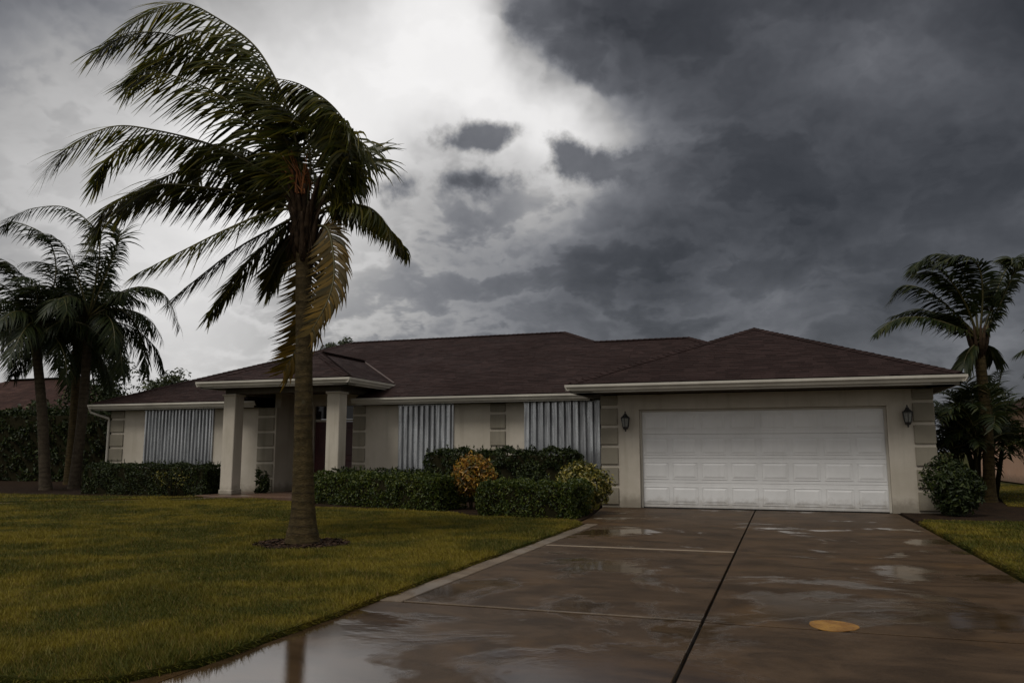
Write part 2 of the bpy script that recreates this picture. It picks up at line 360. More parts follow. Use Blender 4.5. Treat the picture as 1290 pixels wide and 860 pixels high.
# ------------------------------------------------------------------ mesh helpers
class MB:
    def __init__(s): s.v = []; s.f = []
    def add(s, vs, fs):
        o = len(s.v); s.v += [tuple(x) for x in vs]; s.f += [tuple(i + o for i in f) for f in fs]
    def box(s, x0, x1, y0, y1, z0, z1, bev=0.0):
        if bev <= 0:
            s.add([(x0,y0,z0),(x1,y0,z0),(x1,y1,z0),(x0,y1,z0),(x0,y0,z1),(x1,y0,z1),(x1,y1,z1),(x0,y1,z1)],
                  [(0,3,2,1),(4,5,6,7),(0,1,5,4),(1,2,6,5),(2,3,7,6),(3,0,4,7)])
        else:
            bm = bmesh.new(); bmesh.ops.create_cube(bm, size=1)
            for v in bm.verts:
                v.co = Vector(((x0 + x1) / 2 + v.co.x * (x1 - x0), (y0 + y1) / 2 + v.co.y * (y1 - y0), (z0 + z1) / 2 + v.co.z * (z1 - z0)))
            bmesh.ops.bevel(bm, geom=bm.edges[:], offset=bev, segments=1, affect='EDGES')
            bm.verts.index_update()
            s.add([v.co for v in bm.verts], [[v.index for v in f.verts] for f in bm.faces]); bm.free()
        return s
    def prism(s, poly, axis, a, b):          # polygon in the two other axes, extruded a..b along axis
        n = len(poly)
        def mk(p, q):
            return (q, p[0], p[1]) if axis == 0 else (p[0], q, p[1]) if axis == 1 else (p[0], p[1], q)
        s.add([mk(p, a) for p in poly] + [mk(p, b) for p in poly],
              [tuple(range(n))[::-1], tuple(range(n, 2 * n))] + [(i, (i + 1) % n, (i + 1) % n + n, i + n) for i in range(n)])
        return s
    def tube(s, pts, rad, sides=8, cap=True):
        pts = [Vector(p) for p in pts]; n = len(pts)
        o = len(s.v); ref = None
        for i, p in enumerate(pts):
            T = (pts[min(i + 1, n - 1)] - pts[max(i - 1, 0)]).normalized()
            if ref is None: ref = Vector((1, 0, 0)) if abs(T.x) < 0.8 else Vector((0, 1, 0))
            a = (ref - T * ref.dot(T)).normalized(); bb = T.cross(a); ref = a
            r = rad[i] if isinstance(rad, (list, tuple)) else rad
            for k in range(sides):
                an = 2 * math.pi * k / sides
                s.v.append(tuple(p + (a * math.cos(an) + bb * math.sin(an)) * r))
        for i in range(n - 1):
            for k in range(sides):
                s.f.append((o + i * sides + k, o + i * sides + (k + 1) % sides, o + (i + 1) * sides + (k + 1) % sides, o + (i + 1) * sides + k))
        if cap:
            s.f.append(tuple(o + k for k in range(sides))[::-1]); s.f.append(tuple(o + (n - 1) * sides + k for k in range(sides)))
        return s
    def build(s, name, mat, parent=None, smooth=False, loc=None):
        me = bpy.data.meshes.new(name); me.from_pydata(s.v, [], s.f); me.materials.append(mat)
        if smooth: me.polygons.foreach_set('use_smooth', [True] * len(me.polygons))
        me.validate(); me.update()
        return link(name, me, parent, loc)
def link(name, me, parent=None, loc=None):
    o = bpy.data.objects.new(name, me); COL.objects.link(o)
    if loc is not None: o.location = loc
    if parent is not None: put_under(o, parent)
    return o
WORLD = {}
def put_under(o, parent):                     # geometry is written in world coordinates: cancel the parent's place
    o.parent = parent
    org = WORLD.get(parent.name, Vector((0, 0, 0)))
    o.location = Vector(o.location) - org
    WORLD[o.name] = org + Vector(o.location)
def thing(name, loc, label, cat, group=None):
    o = bpy.data.objects.new(name, None); COL.objects.link(o); o.location = loc; o.empty_display_size = 0.3
    WORLD[o.name] = Vector(loc)
    return tag(o, label, cat, group)
def tag(o, label=None, cat=None, group=None, kind=None):
    if label: o['label'] = label
    if cat: o['category'] = cat
    if group: o['group'] = group
    if kind: o['kind'] = kind
    return o
def np_mesh(name, V, F, mat, parent=None, smooth=False):
    """V (n,3) array, F (m,k) array of one face size"""
    me = bpy.data.meshes.new(name); n, k = F.shape
    me.vertices.add(len(V)); me.vertices.foreach_set('co', np.ascontiguousarray(V, dtype=np.float32).ravel())
    me.loops.add(n * k); me.loops.foreach_set('vertex_index', np.ascontiguousarray(F, dtype=np.int32).ravel())
    me.polygons.add(n); me.polygons.foreach_set('loop_start', np.arange(0, n * k, k, dtype=np.int32))
    me.polygons.foreach_set('loop_total', np.full(n, k, dtype=np.int32))
    if smooth: me.polygons.foreach_set('use_smooth', np.ones(n, dtype=bool))
    me.materials.append(mat); me.update(calc_edges=True)
    return link(name, me, parent)
def inside(poly, x, y):
    r = False; n = len(poly); j = n - 1
    for i in range(n):
        xi, yi = poly[i]; xj, yj = poly[j]
        if (yi > y) != (yj > y) and x < (xj - xi) * (y - yi) / (yj - yi) + xi: r = not r
        j = i
    return r
def inside_np(poly, X, Y):
    r = np.zeros(len(X), bool); n = len(poly); j = n - 1
    for i in range(n):
        xi, yi = poly[i]; xj, yj = poly[j]
        c = ((yi > Y) != (yj > Y)) & (X < (xj - xi) * (Y - yi) / (yj - yi + 1e-12) + xi)
        r ^= c; j = i
    return r

# ================================================================== GROUND
b = MB(); b.add([(-900, -300, -0.06), (900, -300, -0.06), (900, 1500, -0.06), (-900, 1500, -0.06)], [(0, 1, 2, 3)])
tag(b.build('ground', M['ground']), kind='structure')

# lawn: a turf sheet a little proud of the driveway, with a worn edge
def edge_noise(i): return 0.02 * math.sin(i * 1.7) + 0.015 * math.sin(i * 4.3 + 1)
left_edge = [(-3.215 + edge_noise(y * 3) * 0.7, y) for y in np.arange(4.1, 13.3, 0.25)]
LAWN = [(-4.4, 3.34), (-3.95, 3.33), (-3.62, 3.36), (-3.40, 3.52), (-3.27, 3.85)] + left_edge + \
       [(-3.42, 13.55), (-4.6, 13.8), (-5.6, 14.05), (-6.2, 14.7), (-8.0, 14.9), (-9.8, 15.15), (-10.7, 16.4), (-12.2, 16.9), (-13.4, 16.9), (-14.6, 16.2), (-16.9, 13.6), (-22.5, 9.6), (-22.5, 3.34)]
LAWN2 = [(-14.9, 16.75), (-14.4, 17.55), (-17.7, 17.0), (-21.0, 17.0), (-25.0, 17.6), (-30, 16.0), (-30, 6.2), (-23.0, 10.6), (-17.4, 14.4)]
LAWNR = [(2.14 + edge_noise(y * 2.3 + 5) * 0.7, y) for y in np.arange(2.0, 15.5, 0.3)] + [(2.3, 15.7), (3.8, 15.75), (6.5, 15.9), (16, 16.4), (16, 2.0)]
LAWNF = [(4.6, 20.3), (6.2, 18.6), (16, 18.6), (22, 34), (7.2, 33), (5.6, 26)]
LH = 0.035
for i, poly in enumerate((LAWN, LAWN2, LAWNR, LAWNF)):
    MB().prism(poly, 2, -0.05, LH).build('lawn', M['thatch'])
    tag(bpy.data.objects['lawn' if i == 0 else 'lawn.%03d' % i], kind='structure')

def blades(poly, name, label, dens, excl=None, hmul=1.0):
    P = np.array(poly); lo = P.min(0); hi = P.max(0)
    outV = []
    n = int((hi[0] - lo[0]) * (hi[1] - lo[1]) * dens)
    X = np.random.uniform(lo[0], hi[0], n); Y = np.random.uniform(lo[1], hi[1], n)
    D = np.hypot(X, Y)
    keep = np.random.rand(n) < np.clip((7.0 / np.maximum(D, 4.5)) ** 1.25, 0.10, 1.0)
    # only where the place can be seen from around here
    ang = np.degrees(np.arctan2(X, Y)); keep &= (ang > -60) & (ang < 32)
    X, Y = X[keep], Y[keep]
    k = inside_np(poly, X, Y)
    if excl is not None: k &= ~excl(X, Y)
    X, Y = X[k], Y[k]; D = np.hypot(X, Y); n = len(X)
    tuft = 0.6 + 0.5 * np.sin(X * 2.1 + 1.3 * np.sin(Y * 1.1)) * np.sin(Y * 2.6 + np.sin(X * 1.7)) + 0.3 * np.random.rand(n)
    h = (0.020 + 0.042 * np.random.rand(n) ** 1.6) * np.clip(tuft, 0.5, 1.5) * hmul
    w = np.clip(0.0010 + 0.00045 * D, 0.0024, 0.010) * (0.7 + 0.6 * np.random.rand(n))
    a = np.random.rand(n) * 2 * np.pi; la = np.random.rand(n) * 2 * np.pi; le = h * (0.25 + 0.9 * np.random.rand(n))
    V = np.zeros((n, 3, 3))
    V[:, 0, 0] = X - np.cos(a) * w; V[:, 0, 1] = Y - np.sin(a) * w
    V[:, 1, 0] = X + np.cos(a) * w; V[:, 1, 1] = Y + np.sin(a) * w
    V[:, 0, 2] = V[:, 1, 2] = LH - 0.004
    V[:, 2, 0] = X + np.cos(la) * le - 0.010; V[:, 2, 1] = Y + np.sin(la) * le; V[:, 2, 2] = LH + h
    o = np_mesh(name, V.reshape(-1, 3), np.arange(3 * n).reshape(-1, 3), M['grass'])
    tag(o, label, 'grass', kind='stuff'); return n
PALM = Vector((-5.93, 9.05, 0))
print('blades', blades(LAWN, 'grass', 'olive and golden lawn grass left of the wet driveway', 9000, lambda X, Y: np.hypot((X - PALM.x) / 0.62, (Y - PALM.y) / 0.62) < 0.94 + 0.08 * np.sin(7 * np.arctan2(Y - PALM.y, X - PALM.x))))
blades(LAWN2, 'grass', 'strip of lawn grass beyond the pale path at far left', 1600)
blades(LAWNR, 'grass', 'golden lawn grass right of the driveway', 4200)
blades(LAWNF, 'grass', 'shaded lawn grass beside the neighbouring peach house', 1200)

# planting beds
def sheet(name, poly, z, mat, kind='structure'):
    b = MB(); b.prism(poly, 2, -0.055, z); return tag(b.build(name, mat), kind=kind)
sheet('planting_bed', [(-3.43, 13.56), (-3.45, 14.6), (-3.9, 17.58), (-3.9, 19.48), (-11.2, 19.48), (-10.75, 17.3), (-10.72, 16.42), (-9.8, 15.17), (-8.0, 14.92), (-6.2, 14.72), (-5.6, 14.07), (-4.6, 13.82)], 0.02, M['soil'])
sheet('planting_bed', [(-14.6, 17.58), (-14.6, 19.48), (-19.9, 19.48), (-20.6, 26.8), (-42, 26.8), (-42, 17.5), (-25.0, 17.62), (-21.0, 17.02), (-17.7, 17.02), (-14.42, 17.57)], 0.02, M['soil'])
sheet('planting_bed', [(2.13, 15.72), (3.8, 15.77), (6.5, 15.92), (16, 16.42), (16, 18.58), (6.2, 18.58), (4.6, 20.28), (5.2, 24), (2.95, 24), (2.95, 17.55), (2.13, 17.55)], 0.02, M['soil'])
# path to the porch
sheet('path', [(-30, 6.15), (-30, 5.0), (-22.52, 9.62), (-16.92, 13.62), (-14.62, 16.22), (-13.4, 16.92), (-12.3, 16.92), (-12.3, 17.42), (-14.3, 17.42), (-14.88, 16.73), (-17.38, 14.38), (-23, 10.58)], 0.012, M['walk'])
# street-side pavement in front of the lawn
sheet('pavement', [(-30, -6), (-3.22, -6), (-3.22, 3.9), (-3.27, 3.84), (-3.40, 3.51), (-3.62, 3.35), (-3.95, 3.32), (-4.4, 3.33), (-30, 3.33)], -0.003, M['concrete'])
sheet('pavement', [(2.10, -6), (20, -6), (20, 1.96), (2.10, 1.96)], -0.012, M['walk'])

# driveway of cast slabs
DW = sheet('driveway', [(-3.30, -6), (2.12, -6), (2.12, 17.7), (-4.35, 17.7), (-3.62, 13.9), (-3.30, 13.4)], -0.045, M['joint'])
slab_list = [(-3.205, -0.622, -5.9, 1.9), (-3.205, -0.622, 1.93, 6.06), (-3.005, -0.622, 6.10, 10.235), (-3.005, -0.622, 10.345, 17.58),
             (-0.598, 2.075, -5.9, 1.9), (-0.598, 2.075, 1.93, 6.06), (-0.598, 2.075, 6.10, 10.28), (-0.598, 2.075, 10.292, 17.58)]
for x0, x1, y0, y1 in slab_list:
    MB().box(x0, x1, y0, y1, -0.04, 0.0, 0.004).build('slab', M['concrete'], DW)
ys = [6.075, 8.1, 10.285, 12.0, 13.42]
for i in range(len(ys) - 1):
    MB().box(-3.215, -3.013, ys[i] + .004, ys[i + 1] - .004, -0.04, 0.006, 0.006).build('edging', M['edge'], DW)
MB().box(-3.005, -0.625, 10.237, 10.343, -0.042, 0.001).build('joint_filler', M['pale'], DW)
MB().box(-3.005, -0.622, 6.102, 6.125, -0.02, 0.0025).build('joint_lip', M['edge'], DW)
MB().prism([(-3.013, 13.43), (-3.25, 13.43), (-3.40, 13.7), (-3.45, 14.6), (-3.83, 17.56), (-3.013, 17.56)], 2, -0.04, -0.003).build('slab', M['concrete'], DW)
# round ochre mark on the slab
pts = []
for k in range(40):
    a = 2 * math.pi * k / 40; r = 0.165 + 0.006 * math.sin(3 * a + 1) + random.uniform(-.003, .003)
    pts.append((0.28 + r * math.cos(a) * 1.0, 6.24 + r * math.sin(a) * 1.12))
tag(MB().prism(pts, 2, 0.0005, 0.004).build('round_mark', M['ochre_mark']), 'round ochre orange mark on the wet driveway slab', 'mark')

# ================================================================== HOUSE
P5 = 5 / 12.0
H = thing('house', (-8, 19.5, 0), 'single storey beige stucco house with dark hip roof and white double garage', 'house')
WT = 2.46                                      # wall tops, at the soffit
# garage front with its opening
MB().prism([(-3.85, 0), (-3.0, 0), (-3.0, 2.13), (2.0, 2.13), (2.0, 0), (2.85, 0), (2.85, WT), (-3.85, WT)], 1, 17.6, 17.85).build('wall', M['stucco'], H)
MB().box(-3.85, -3.65, 17.852, 23.4, 0, WT).build('wall', M['stucco'], H)
MB().box(2.65, 2.85, 17.852, 27.6, 0, WT).build('wall', M['stucco'], H)
MB().box(-11.26, -3.852, 19.5, 19.7, 0, WT).build('wall', M['stucco'], H)       # wing between garage and porch
MB().box(-19.75, -13.75, 19.5, 19.7, 0, WT).build('wall', M['stucco'], H)       # far wing
MB().box(-13.95, -13.75, 19.702, 20.6, 0, 2.9).build('wall', M['stucco'], H)    # entry recess
MB().box(-11.26, -11.06, 19.702, 20.6, 0, 2.9).build('wall', M['stucco'], H)
MB().prism([(-13.95, 0), (-13.2, 0), (-13.2, 2.55), (-11.4, 2.55), (-11.4, 0), (-11.06, 0), (-11.06, 2.9), (-13.95, 2.9)], 1, 20.602, 20.8).build('wall', M['stucco'], H)
MB().box(-19.75, -19.55, 19.702, 30.1, 0, WT).build('wall', M['stucco'], H)
MB().box(-19.55, 2.64, 29.9, 30.1, 0, WT).build('wall', M['stucco'], H)
MB().box(-3.87, 2.87, 17.582, 17.598, 0, 0.10).build('plinth', M['quoin'], H) if False else None

# double entry door in the recess
for x0, x1 in ((-13.19, -12.31), (-12.29, -11.41)):
    d = MB().box(x0, x1, 20.66, 20.71, 0.08, 2.08, 0.006).build('entry_door', M['red_door'], H)
    for z0, z1 in ((0.25, 0.95), (1.1, 1.9)):
        MB().box(x0 + .15, x1 - .15, 20.645, 20.662, z0, z1, 0.012).build('panel', M['red_door'], d)
MB().box(-13.19, -11.41, 20.64, 20.72, 2.09, 2.15).build('transom_bar', M['trim'], H)
MB().box(-13.19, -11.41, 20.68, 20.70, 2.16, 2.54).build('transom_pane', M['dark_glass'], H)

# garage door
GD = MB().box(-2.985, 1.985, 17.79, 17.82, 0.0, 2.115).build('garage_door', M['door_white'], H)
SH = 0.522
for r in range(4):
    z0 = 0.012 + r * (SH + 0.004)
    MB().box(-2.98, 1.98, 17.752, 17.788, z0, z0 + SH, 0.005).build('door_section', M['door_white'], GD)
pan = MB()
pw, ph = 0.50, 0.33
def frust(b, w, h, yb, yt, ins):
    b.add([(-w/2, yb, -h/2), (w/2, yb, -h/2), (w/2, yb, h/2), (-w/2, yb, h/2),
           (-w/2+ins, yt, -h/2+ins), (w/2-ins, yt, -h/2+ins), (w/2-ins, yt, h/2-ins), (-w/2+ins, yt, h/2-ins)],
          [(0,1,5,4),(1,2,6,5),(2,3,7,6),(3,0,4,7),(4,5,6,7)])
frust(pan, pw, ph, 0.0, -0.010, 0.045)
# thin moulding round each raised field
for (x0, x1, z0, z1) in ((-pw/2-.02, pw/2+.02, -ph/2-.02, -ph/2-.006), (-pw/2-.02, pw/2+.02, ph/2+.006, ph/2+.02), (-pw/2-.02, -pw/2-.006, -ph/2-.006, ph/2+.006), (pw/2+.006, pw/2+.02, -ph/2-.006, ph/2+.006)):
    pan.box(x0, x1, -0.008, 0.0, z0, z1)
pme = bpy.data.meshes.new('panel'); pme.from_pydata(pan.v, [], pan.f); pme.materials.append(M['door_white'])
for r in range(4):
    for c in range(8):
        link('panel', pme, GD, (-2.98 + 4.96 * (c + 0.5) / 8, 17.7515, 0.012 + r * (SH + 0.004) + SH / 2))
MB().box(-2.98, 1.98, 17.745, 17.79, -0.002, 0.011).build('bottom_seal', M['black_metal'], GD)
# jamb stops
for x0, x1 in ((-3.0, -2.955), (1.955, 2.0)):
    MB().box(x0 + .001, x1 - .001, 17.70, 17.742, 0.0, 2.128).build('jamb', M['trim'], H)
MB().box(-2.954, 1.954, 17.70, 17.742, 2.085, 2.128).build('jamb', M['trim'], H)

# quoins: a column of rendered blocks
qm = {}
def quoins(x0, x1, y, z_list, h=0.37, side=None):
    for z in z_list:
        hh = min(h, WT - 0.004 - z)
        key = (round(x1 - x0, 3), round(hh, 3))
        if key not in qm:
            bb = MB().box(0, x1 - x0, -0.035, -0.0015, 0, hh, 0.012)
            me = bpy.data.meshes.new('quoin_block'); me.from_pydata(bb.v, [], bb.f); me.materials.append(M['quoin']); qm[key] = me
        link('quoin_block', qm[key], H, (x0, y, z))
zq = [0.06 + 0.435 * i for i in range(6)]
quoins(-3.86, -3.47, 17.6, zq)
quoins(2.47, 2.86, 17.6, zq)
quoins(-7.2, -6.78, 19.5, zq)
quoins(-11.24, -10.86, 19.5, zq)
quoins(-14.35, -13.80, 19.5, zq)
quoins(-19.77, -19.25, 19.5, zq)

# porch
MB().box(-14.75, -10.6, 17.45, 20.6, -0.04, 0.07, 0.012).build('porch_slab', M['brown'], H)
def column(x0, x1, y0, y1):
    MB().box(x0, x1, y0, y1, 0.07, 2.755, 0.015).build('column', M['stucco'], H)
    c = H.children[-1]
    MB().box(x0 - .035, x1 + .035, y0 - .035, y1 + .035, 2.70, 2.758, 0.015).build('capital', M['stucco'], H)
    MB().box(x0 - .022, x1 + .022, y0 - .022, y1 + .022, 0.071, 0.20, 0.012).build('column_base', M['stucco'], H)
column(-14.40, -14.02, 18.0, 18.38)
column(-11.18, -10.80, 18.0, 18.38)
MB().box(-14.40, -10.80, 18.06, 18.36, 2.76, 2.90).build('porch_beam', M['soffit'], H)  # porch shade put into the beams through the dark soffit colour
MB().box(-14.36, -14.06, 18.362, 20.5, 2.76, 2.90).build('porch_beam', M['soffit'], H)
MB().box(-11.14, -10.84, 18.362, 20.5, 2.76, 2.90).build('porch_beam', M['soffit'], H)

# ---- roof planes. each: list of (x, y, z) with its eave direction
EZ = 2.67
def zf(y): return EZ + P5 * (y - 19.1)                    # long front slope
XL = -20.15; KA = 5.75; KB = 4.45
rA0 = (XL + KA, 19.1 + KA, EZ + P5 * KA); rA1 = (-6.6, 19.1 + KA, EZ + P5 * KA)
rB0 = (-6.6 + (KA - KB), 19.1 + KB, EZ + P5 * KB); rB1 = (-2.5, 19.1 + KB, EZ + P5 * KB)
eB = (rB1[0] + KB, 19.1, EZ)
YB_A, YB_B = 19.1 + 2 * KA, 19.1 + 2 * KB
front = [(XL, 19.1, EZ), (-14.25, 19.1, EZ), (-14.25, 20.2, zf(20.2)), (-10.95, 20.2, zf(20.2)), (-10.95, 19.1, EZ), (eB[0], 19.1, EZ), rB1, rB0, rA1, rA0]
planes = [front,
    [(XL, YB_A, EZ), (XL, 19.1, EZ), rA0],                                                                # left hip
    [(rA1[0] + KA, YB_A, EZ), (XL, YB_A, EZ), rA0, rA1],                                                  # back
    [rA1, rB0, (rB0[0], YB_B - KB + 0.0, rB0[2]), (rA1[0] + KA, YB_A, EZ)],                                # right of the tall part
    [(eB[0], 19.1, EZ), (eB[0], YB_B, EZ), rB1],
    [(eB[0], YB_B, EZ), (rB0[0] - 1.0, YB_B, EZ), (rB0[0] - 1.0, rB0[1], rB0[2]), rB1]]
GX0, GX1, GY = -4.35, 3.22, 16.8
GXc = (GX0 + GX1) / 2; GA = (GXc, GY + (GX1 - GX0) / 2, 2.68 + P5 * (GX1 - GX0) / 2)
GB = (GXc, 23.2, GA[2])
planes_g = [[(GX0, GY, 2.68), (GX1, GY, 2.68), GA],
    [(GX0, 22.8, 2.68), (GX0, GY, 2.68), GA, (GXc, 22.8, GA[2])],
    [(GX1, GY, 2.68), (GX1, 28.0, 2.68), (GXc, 28.0, GA[2]), GA]]
PX0, PX1, PY, PZ = -14.85, -10.34, 17.6, 3.1
PXc = (PX0 + PX1) / 2; PA = (PXc, PY + (PX1 - PX0) / 2, PZ + P5 * (PX1 - PX0) / 2)
yv = 19.1 + (PZ - EZ) / P5; yr = 19.1 + (PA[2] - EZ) / P5
planes_p = [[(PX0, PY, PZ), (PX1, PY, PZ), PA],
    [(PX0, yv + .05, PZ), (PX0, PY, PZ), PA, (PXc, yr + .05, PA[2])],
    [(PX1, PY, PZ), (PX1, yv + .05, PZ), (PXc, yr + .05, PA[2]), PA]]
rb = MB()
for pl in planes + planes_g + planes_p:
    n = len(pl); top = [tuple(p) for p in pl]; bot = [(p[0], p[1], p[2] - 0.035) for p in pl]
    rb.add(top + bot, [tuple(range(n)), tuple(range(n, 2 * n))[::-1]] + [(i, i + n, (i + 1) % n + n, (i + 1) % n) for i in range(n)])
ROOF = rb.build('roof', M['shingle'], H)

# shingles: overlapping tabs in courses, each with its own thickness
def shingle_plane(pl, V, Fc, course=0.142, tabw=0.30):
    p0 = Vector(pl[0]); p1 = Vector(pl[1])
    u = (p1 - p0).normalized()
    nrm = None
    for q in pl[2:]:
        c = u.cross(Vector(q) - p0)
        if c.length > 0.2: nrm = c.normalized(); break
    if nrm.z < 0: nrm = -nrm
    v = nrm.cross(u)
    if v.z < 0: v = -v
    uv = [((Vector(q) - p0).dot(u), (Vector(q) - p0).dot(v)) for q in pl]
    umin = min(a for a, _ in uv); umax = max(a for a, _ in uv); vmax = max(a for _, a in uv)
    nr = int(vmax / course) + 1
    for r in range(nr):
        v0 = r * course - 0.03; v1 = v0 + course + 0.02
        x = umin - random.random() * tabw
        while x < umax:
            w = tabw * random.uniform(0.55, 1.25)
            a, bb = x + 0.003, x + w - 0.003; x += w
            vm_ = min(v0 + course * 0.5, vmax - 0.01)
            vm_ = max(vm_, 0.01)
            # trim the tab to the slope's outline
            if not inside(uv, (a + bb) / 2, vm_):
                continue
            for _ in range(6):
                if not inside(uv, a, vm_): a += w * 0.1
                if not inside(uv, bb, vm_): bb -= w * 0.1
            t0 = random.uniform(0.005, 0.011); dv = random.uniform(-0.008, 0.008)
            o = len(V)
            for (uu, vv, hh) in ((a, v0 + dv, 0.0), (bb, v0 + dv, 0.0), (bb, v0 + dv, t0), (a, v0 + dv, t0), (bb, v1, 0.003), (a, v1, 0.003)):
                V.append(tuple(p0 + u * uu + v * vv + nrm * hh))
            Fc += [(o, o + 1, o + 2, o + 3), (o + 3, o + 2, o + 4, o + 5), (o + 1, o + 4, o + 2, o + 2), (o, o + 3, o + 5, o + 5)]
sV, sF = [], []
for pl in (planes[0], planes[1]) + tuple(planes_g) + tuple(planes_p):
    shingle_plane(pl, sV, sF)
me = bpy.data.meshes.new('shingles'); me.from_pydata(sV, [], [tuple(dict.fromkeys(f)) for f in sF]); me.materials.append(M['shingle']); me.update()
tag(link('shingles', me, ROOF), kind='stuff')
# hip and ridge caps: a run of folded cap shingles
def caps(a, bq, wdt=0.15):
    a = Vector(a); bq = Vector(bq); T = (bq - a); Ln = T.length; T.normalize()
    S = T.cross(UZ).normalized(); N = S.cross(T).normalized()
    if N.z < 0: N = -N
    drop = 0.05
    cb = MB(); n = int(Ln / 0.16)
    for i in range(n):
        q0 = a + T * (i * Ln / n); q1 = a + T * ((i + 1.12) * Ln / n)
        j = random.uniform(0.0, 0.004)
        v = []
        for q, e in ((q0, 0.030 + j), (q1, 0.016 + j)):
            v += [q - S * wdt - N * (drop - e), q + N * e, q + S * wdt - N * (drop - e)]
        v += [q0 - S * wdt - N * (drop + .012), q0 + N * .006, q0 + S * wdt - N * (drop + .012)]
        cb.add(v, [(0, 1, 4, 3), (1, 2, 5, 4), (6, 7, 1, 0), (7, 8, 2, 1)])
    cb.build('ridge_cap', M['shingle'], ROOF)
caps((XL, 19.1, EZ), rA0); caps(rA0, rA1); caps(rA1, rB0); caps(rB0, rB1); caps(rB1, eB)
caps((GX0, GY, 2.68), GA); caps((GX1, GY, 2.68), GA); caps(GA, GB)
caps((PX0, PY, PZ), PA); caps((PX1, PY, PZ), PA); caps(PA, (PXc, yr, PA[2]))
# pale metal valleys beside the porch roof
for s_, xs in ((1, PX1), (-1, PX0)):
    a = Vector((xs, yv, PZ)); c = Vector((PXc, yr, PA[2])); T = (c - a).normalized()
    S = T.cross(UZ).normalized()
    MB().tube([a + UZ * 0.012, c + UZ * 0.012], 0.03, 6).build('valley_flashing', M['drip'], ROOF)

# eaves: soffit, fascia and gutter along each run
def eave_run(a, bq, out, depth, z, name_g='gutter'):
    """a->b along the eave (xy), out = unit xy vector away from the house"""
    a = Vector((a[0], a[1], 0)); bq = Vector((bq[0], bq[1], 0)); o = Vector((out[0], out[1], 0)); T = (bq - a).normalized()
    def ext(prof, name, mat, e0=0.0, e1=0.0):
        n = len(prof); v = []
        for q, s in ((a - T * e0, 0), (bq + T * e1, 1)):
            v += [tuple(q + o * p[0] + UZ * p[1]) for p in prof]
        bb = MB(); bb.add(v, [tuple(range(n))[::-1], tuple(range(n, 2 * n))] + [(i, (i + 1) % n, (i + 1) % n + n, i + n) for i in range(n)])
        return bb.build(name, mat, H)
    ext([(-0.03, z - 0.21), (0.0, z - 0.21), (0.0, z - 0.032), (-0.03, z - 0.032)], 'fascia', M['trim'])
    # K-style gutter
    ext([(0.002, z - 0.165), (0.055, z - 0.165), (0.075, z - 0.12), (0.105, z - 0.085), (0.105, z - 0.035), (0.092, z - 0.035), (0.092, z - 0.075), (0.060, z - 0.115), (0.045, z - 0.150), (0.002, z - 0.150)], name_g, M['trim'], 0.10 if depth else 0, 0.10 if depth else 0)
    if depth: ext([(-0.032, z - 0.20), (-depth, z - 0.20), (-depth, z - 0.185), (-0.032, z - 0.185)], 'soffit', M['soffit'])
eave_run((GX0, GY), (GX1, GY), (0, -1), 0.80, 2.68)
eave_run((GX0, 18.99), (GX0, GY), (-1, 0), 0.50, 2.68)
eave_run((GX1, GY), (GX1, 27.5), (1, 0), 0.50, 2.68)
eave_run((-10.95, 19.1), (-4.46, 19.1), (0, -1), 0.40, EZ)
eave_run((XL, 19.1), (-14.25, 19.1), (0, -1), 0.40, EZ)
eave_run((XL, 30.5), (XL, 19.1), (-1, 0), 0.40, EZ)
eave_run((PX0, PY), (PX1, PY), (0, -1), 0.40, PZ)
eave_run((PX1, PY), (PX1, yv), (1, 0), 0.42, PZ)
eave_run((PX0, yv), (PX0, PY), (-1, 0), 0.42, PZ)
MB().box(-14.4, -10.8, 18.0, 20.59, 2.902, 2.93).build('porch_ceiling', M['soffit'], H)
# downspout at the far corner
MB().tube([(XL - .05, 19.05, 2.5), (XL - .05, 19.1, 2.40), (-19.80, 19.42, 2.22), (-19.80, 19.44, 2.1), (-19.80, 19.44, 0.1)], 0.04, 8).build('downspout', M['trim'], H)

# ================================================================== STORM SHUTTERS
def shutter(x0, x1, z0, z1, y, pitch, depth, per, label):
    s = thing('storm_shutter', ((x0 + x1) / 2, y, z0), label, 'storm shutter', 'corrugated storm shutters over the windows')
    n = round((x1 - x0) / pitch); pitch = (x1 - x0) / n
    i = 0
    while i < n:
        k = min(per, n - i)
        prof = []
        for j in range(k):
            b0 = x0 + (i + j) * pitch
            prof += [(b0, 0), (b0 + pitch * .30, 0), (b0 + pitch * .46, -depth), (b0 + pitch * .84, -depth)]
        prof.append((x0 + (i + k) * pitch, 0))
        off = random.uniform(-0.004, 0.004); zt = random.uniform(-0.012, 0.012)
        v = []; f = []; m_ = len(prof)
        for (yy, zz_) in ((y - .012, z0 + zt * .3), (y - .012, z1 + zt), (y - .009, z0 + zt * .3), (y - .009, z1 + zt)):
            v += [(px + .001, yy + py + off - 0.004, zz_) for px, py in prof]
        for q in range(m_ - 1):
            f += [(q, q + 1, m_ + q + 1, m_ + q), (2 * m_ + q, 3 * m_ + q, 3 * m_ + q + 1, 2 * m_ + q + 1), (m_ + q, m_ + q + 1, 3 * m_ + q + 1, 3 * m_ + q), (q, 2 * m_ + q, 2 * m_ + q + 1, q + 1)]
        bb = MB(); bb.add(v, f); bb.build('corrugated_panel', M['galv'], s)
        i += k
    for z in (z0 - 0.035, z1 - 0.02):
        MB().box(x0 - .03, x1 + .03, y - 0.006, y - 0.002, z, z + 0.055).build('rail', M['galv'], s)
    if True:
        bb = MB().box(x1 + .004, x1 + .05, y - .05, y - 0.003, z0, z1); bb.build('edge_strip', M['galv'], s)
shutter(-18.45, -15.95, 0.86, 2.44, 19.5, 0.125, 0.06, 3, 'wide finely ribbed galvanised storm shutter on the far left wing, behind the leftmost hedge')
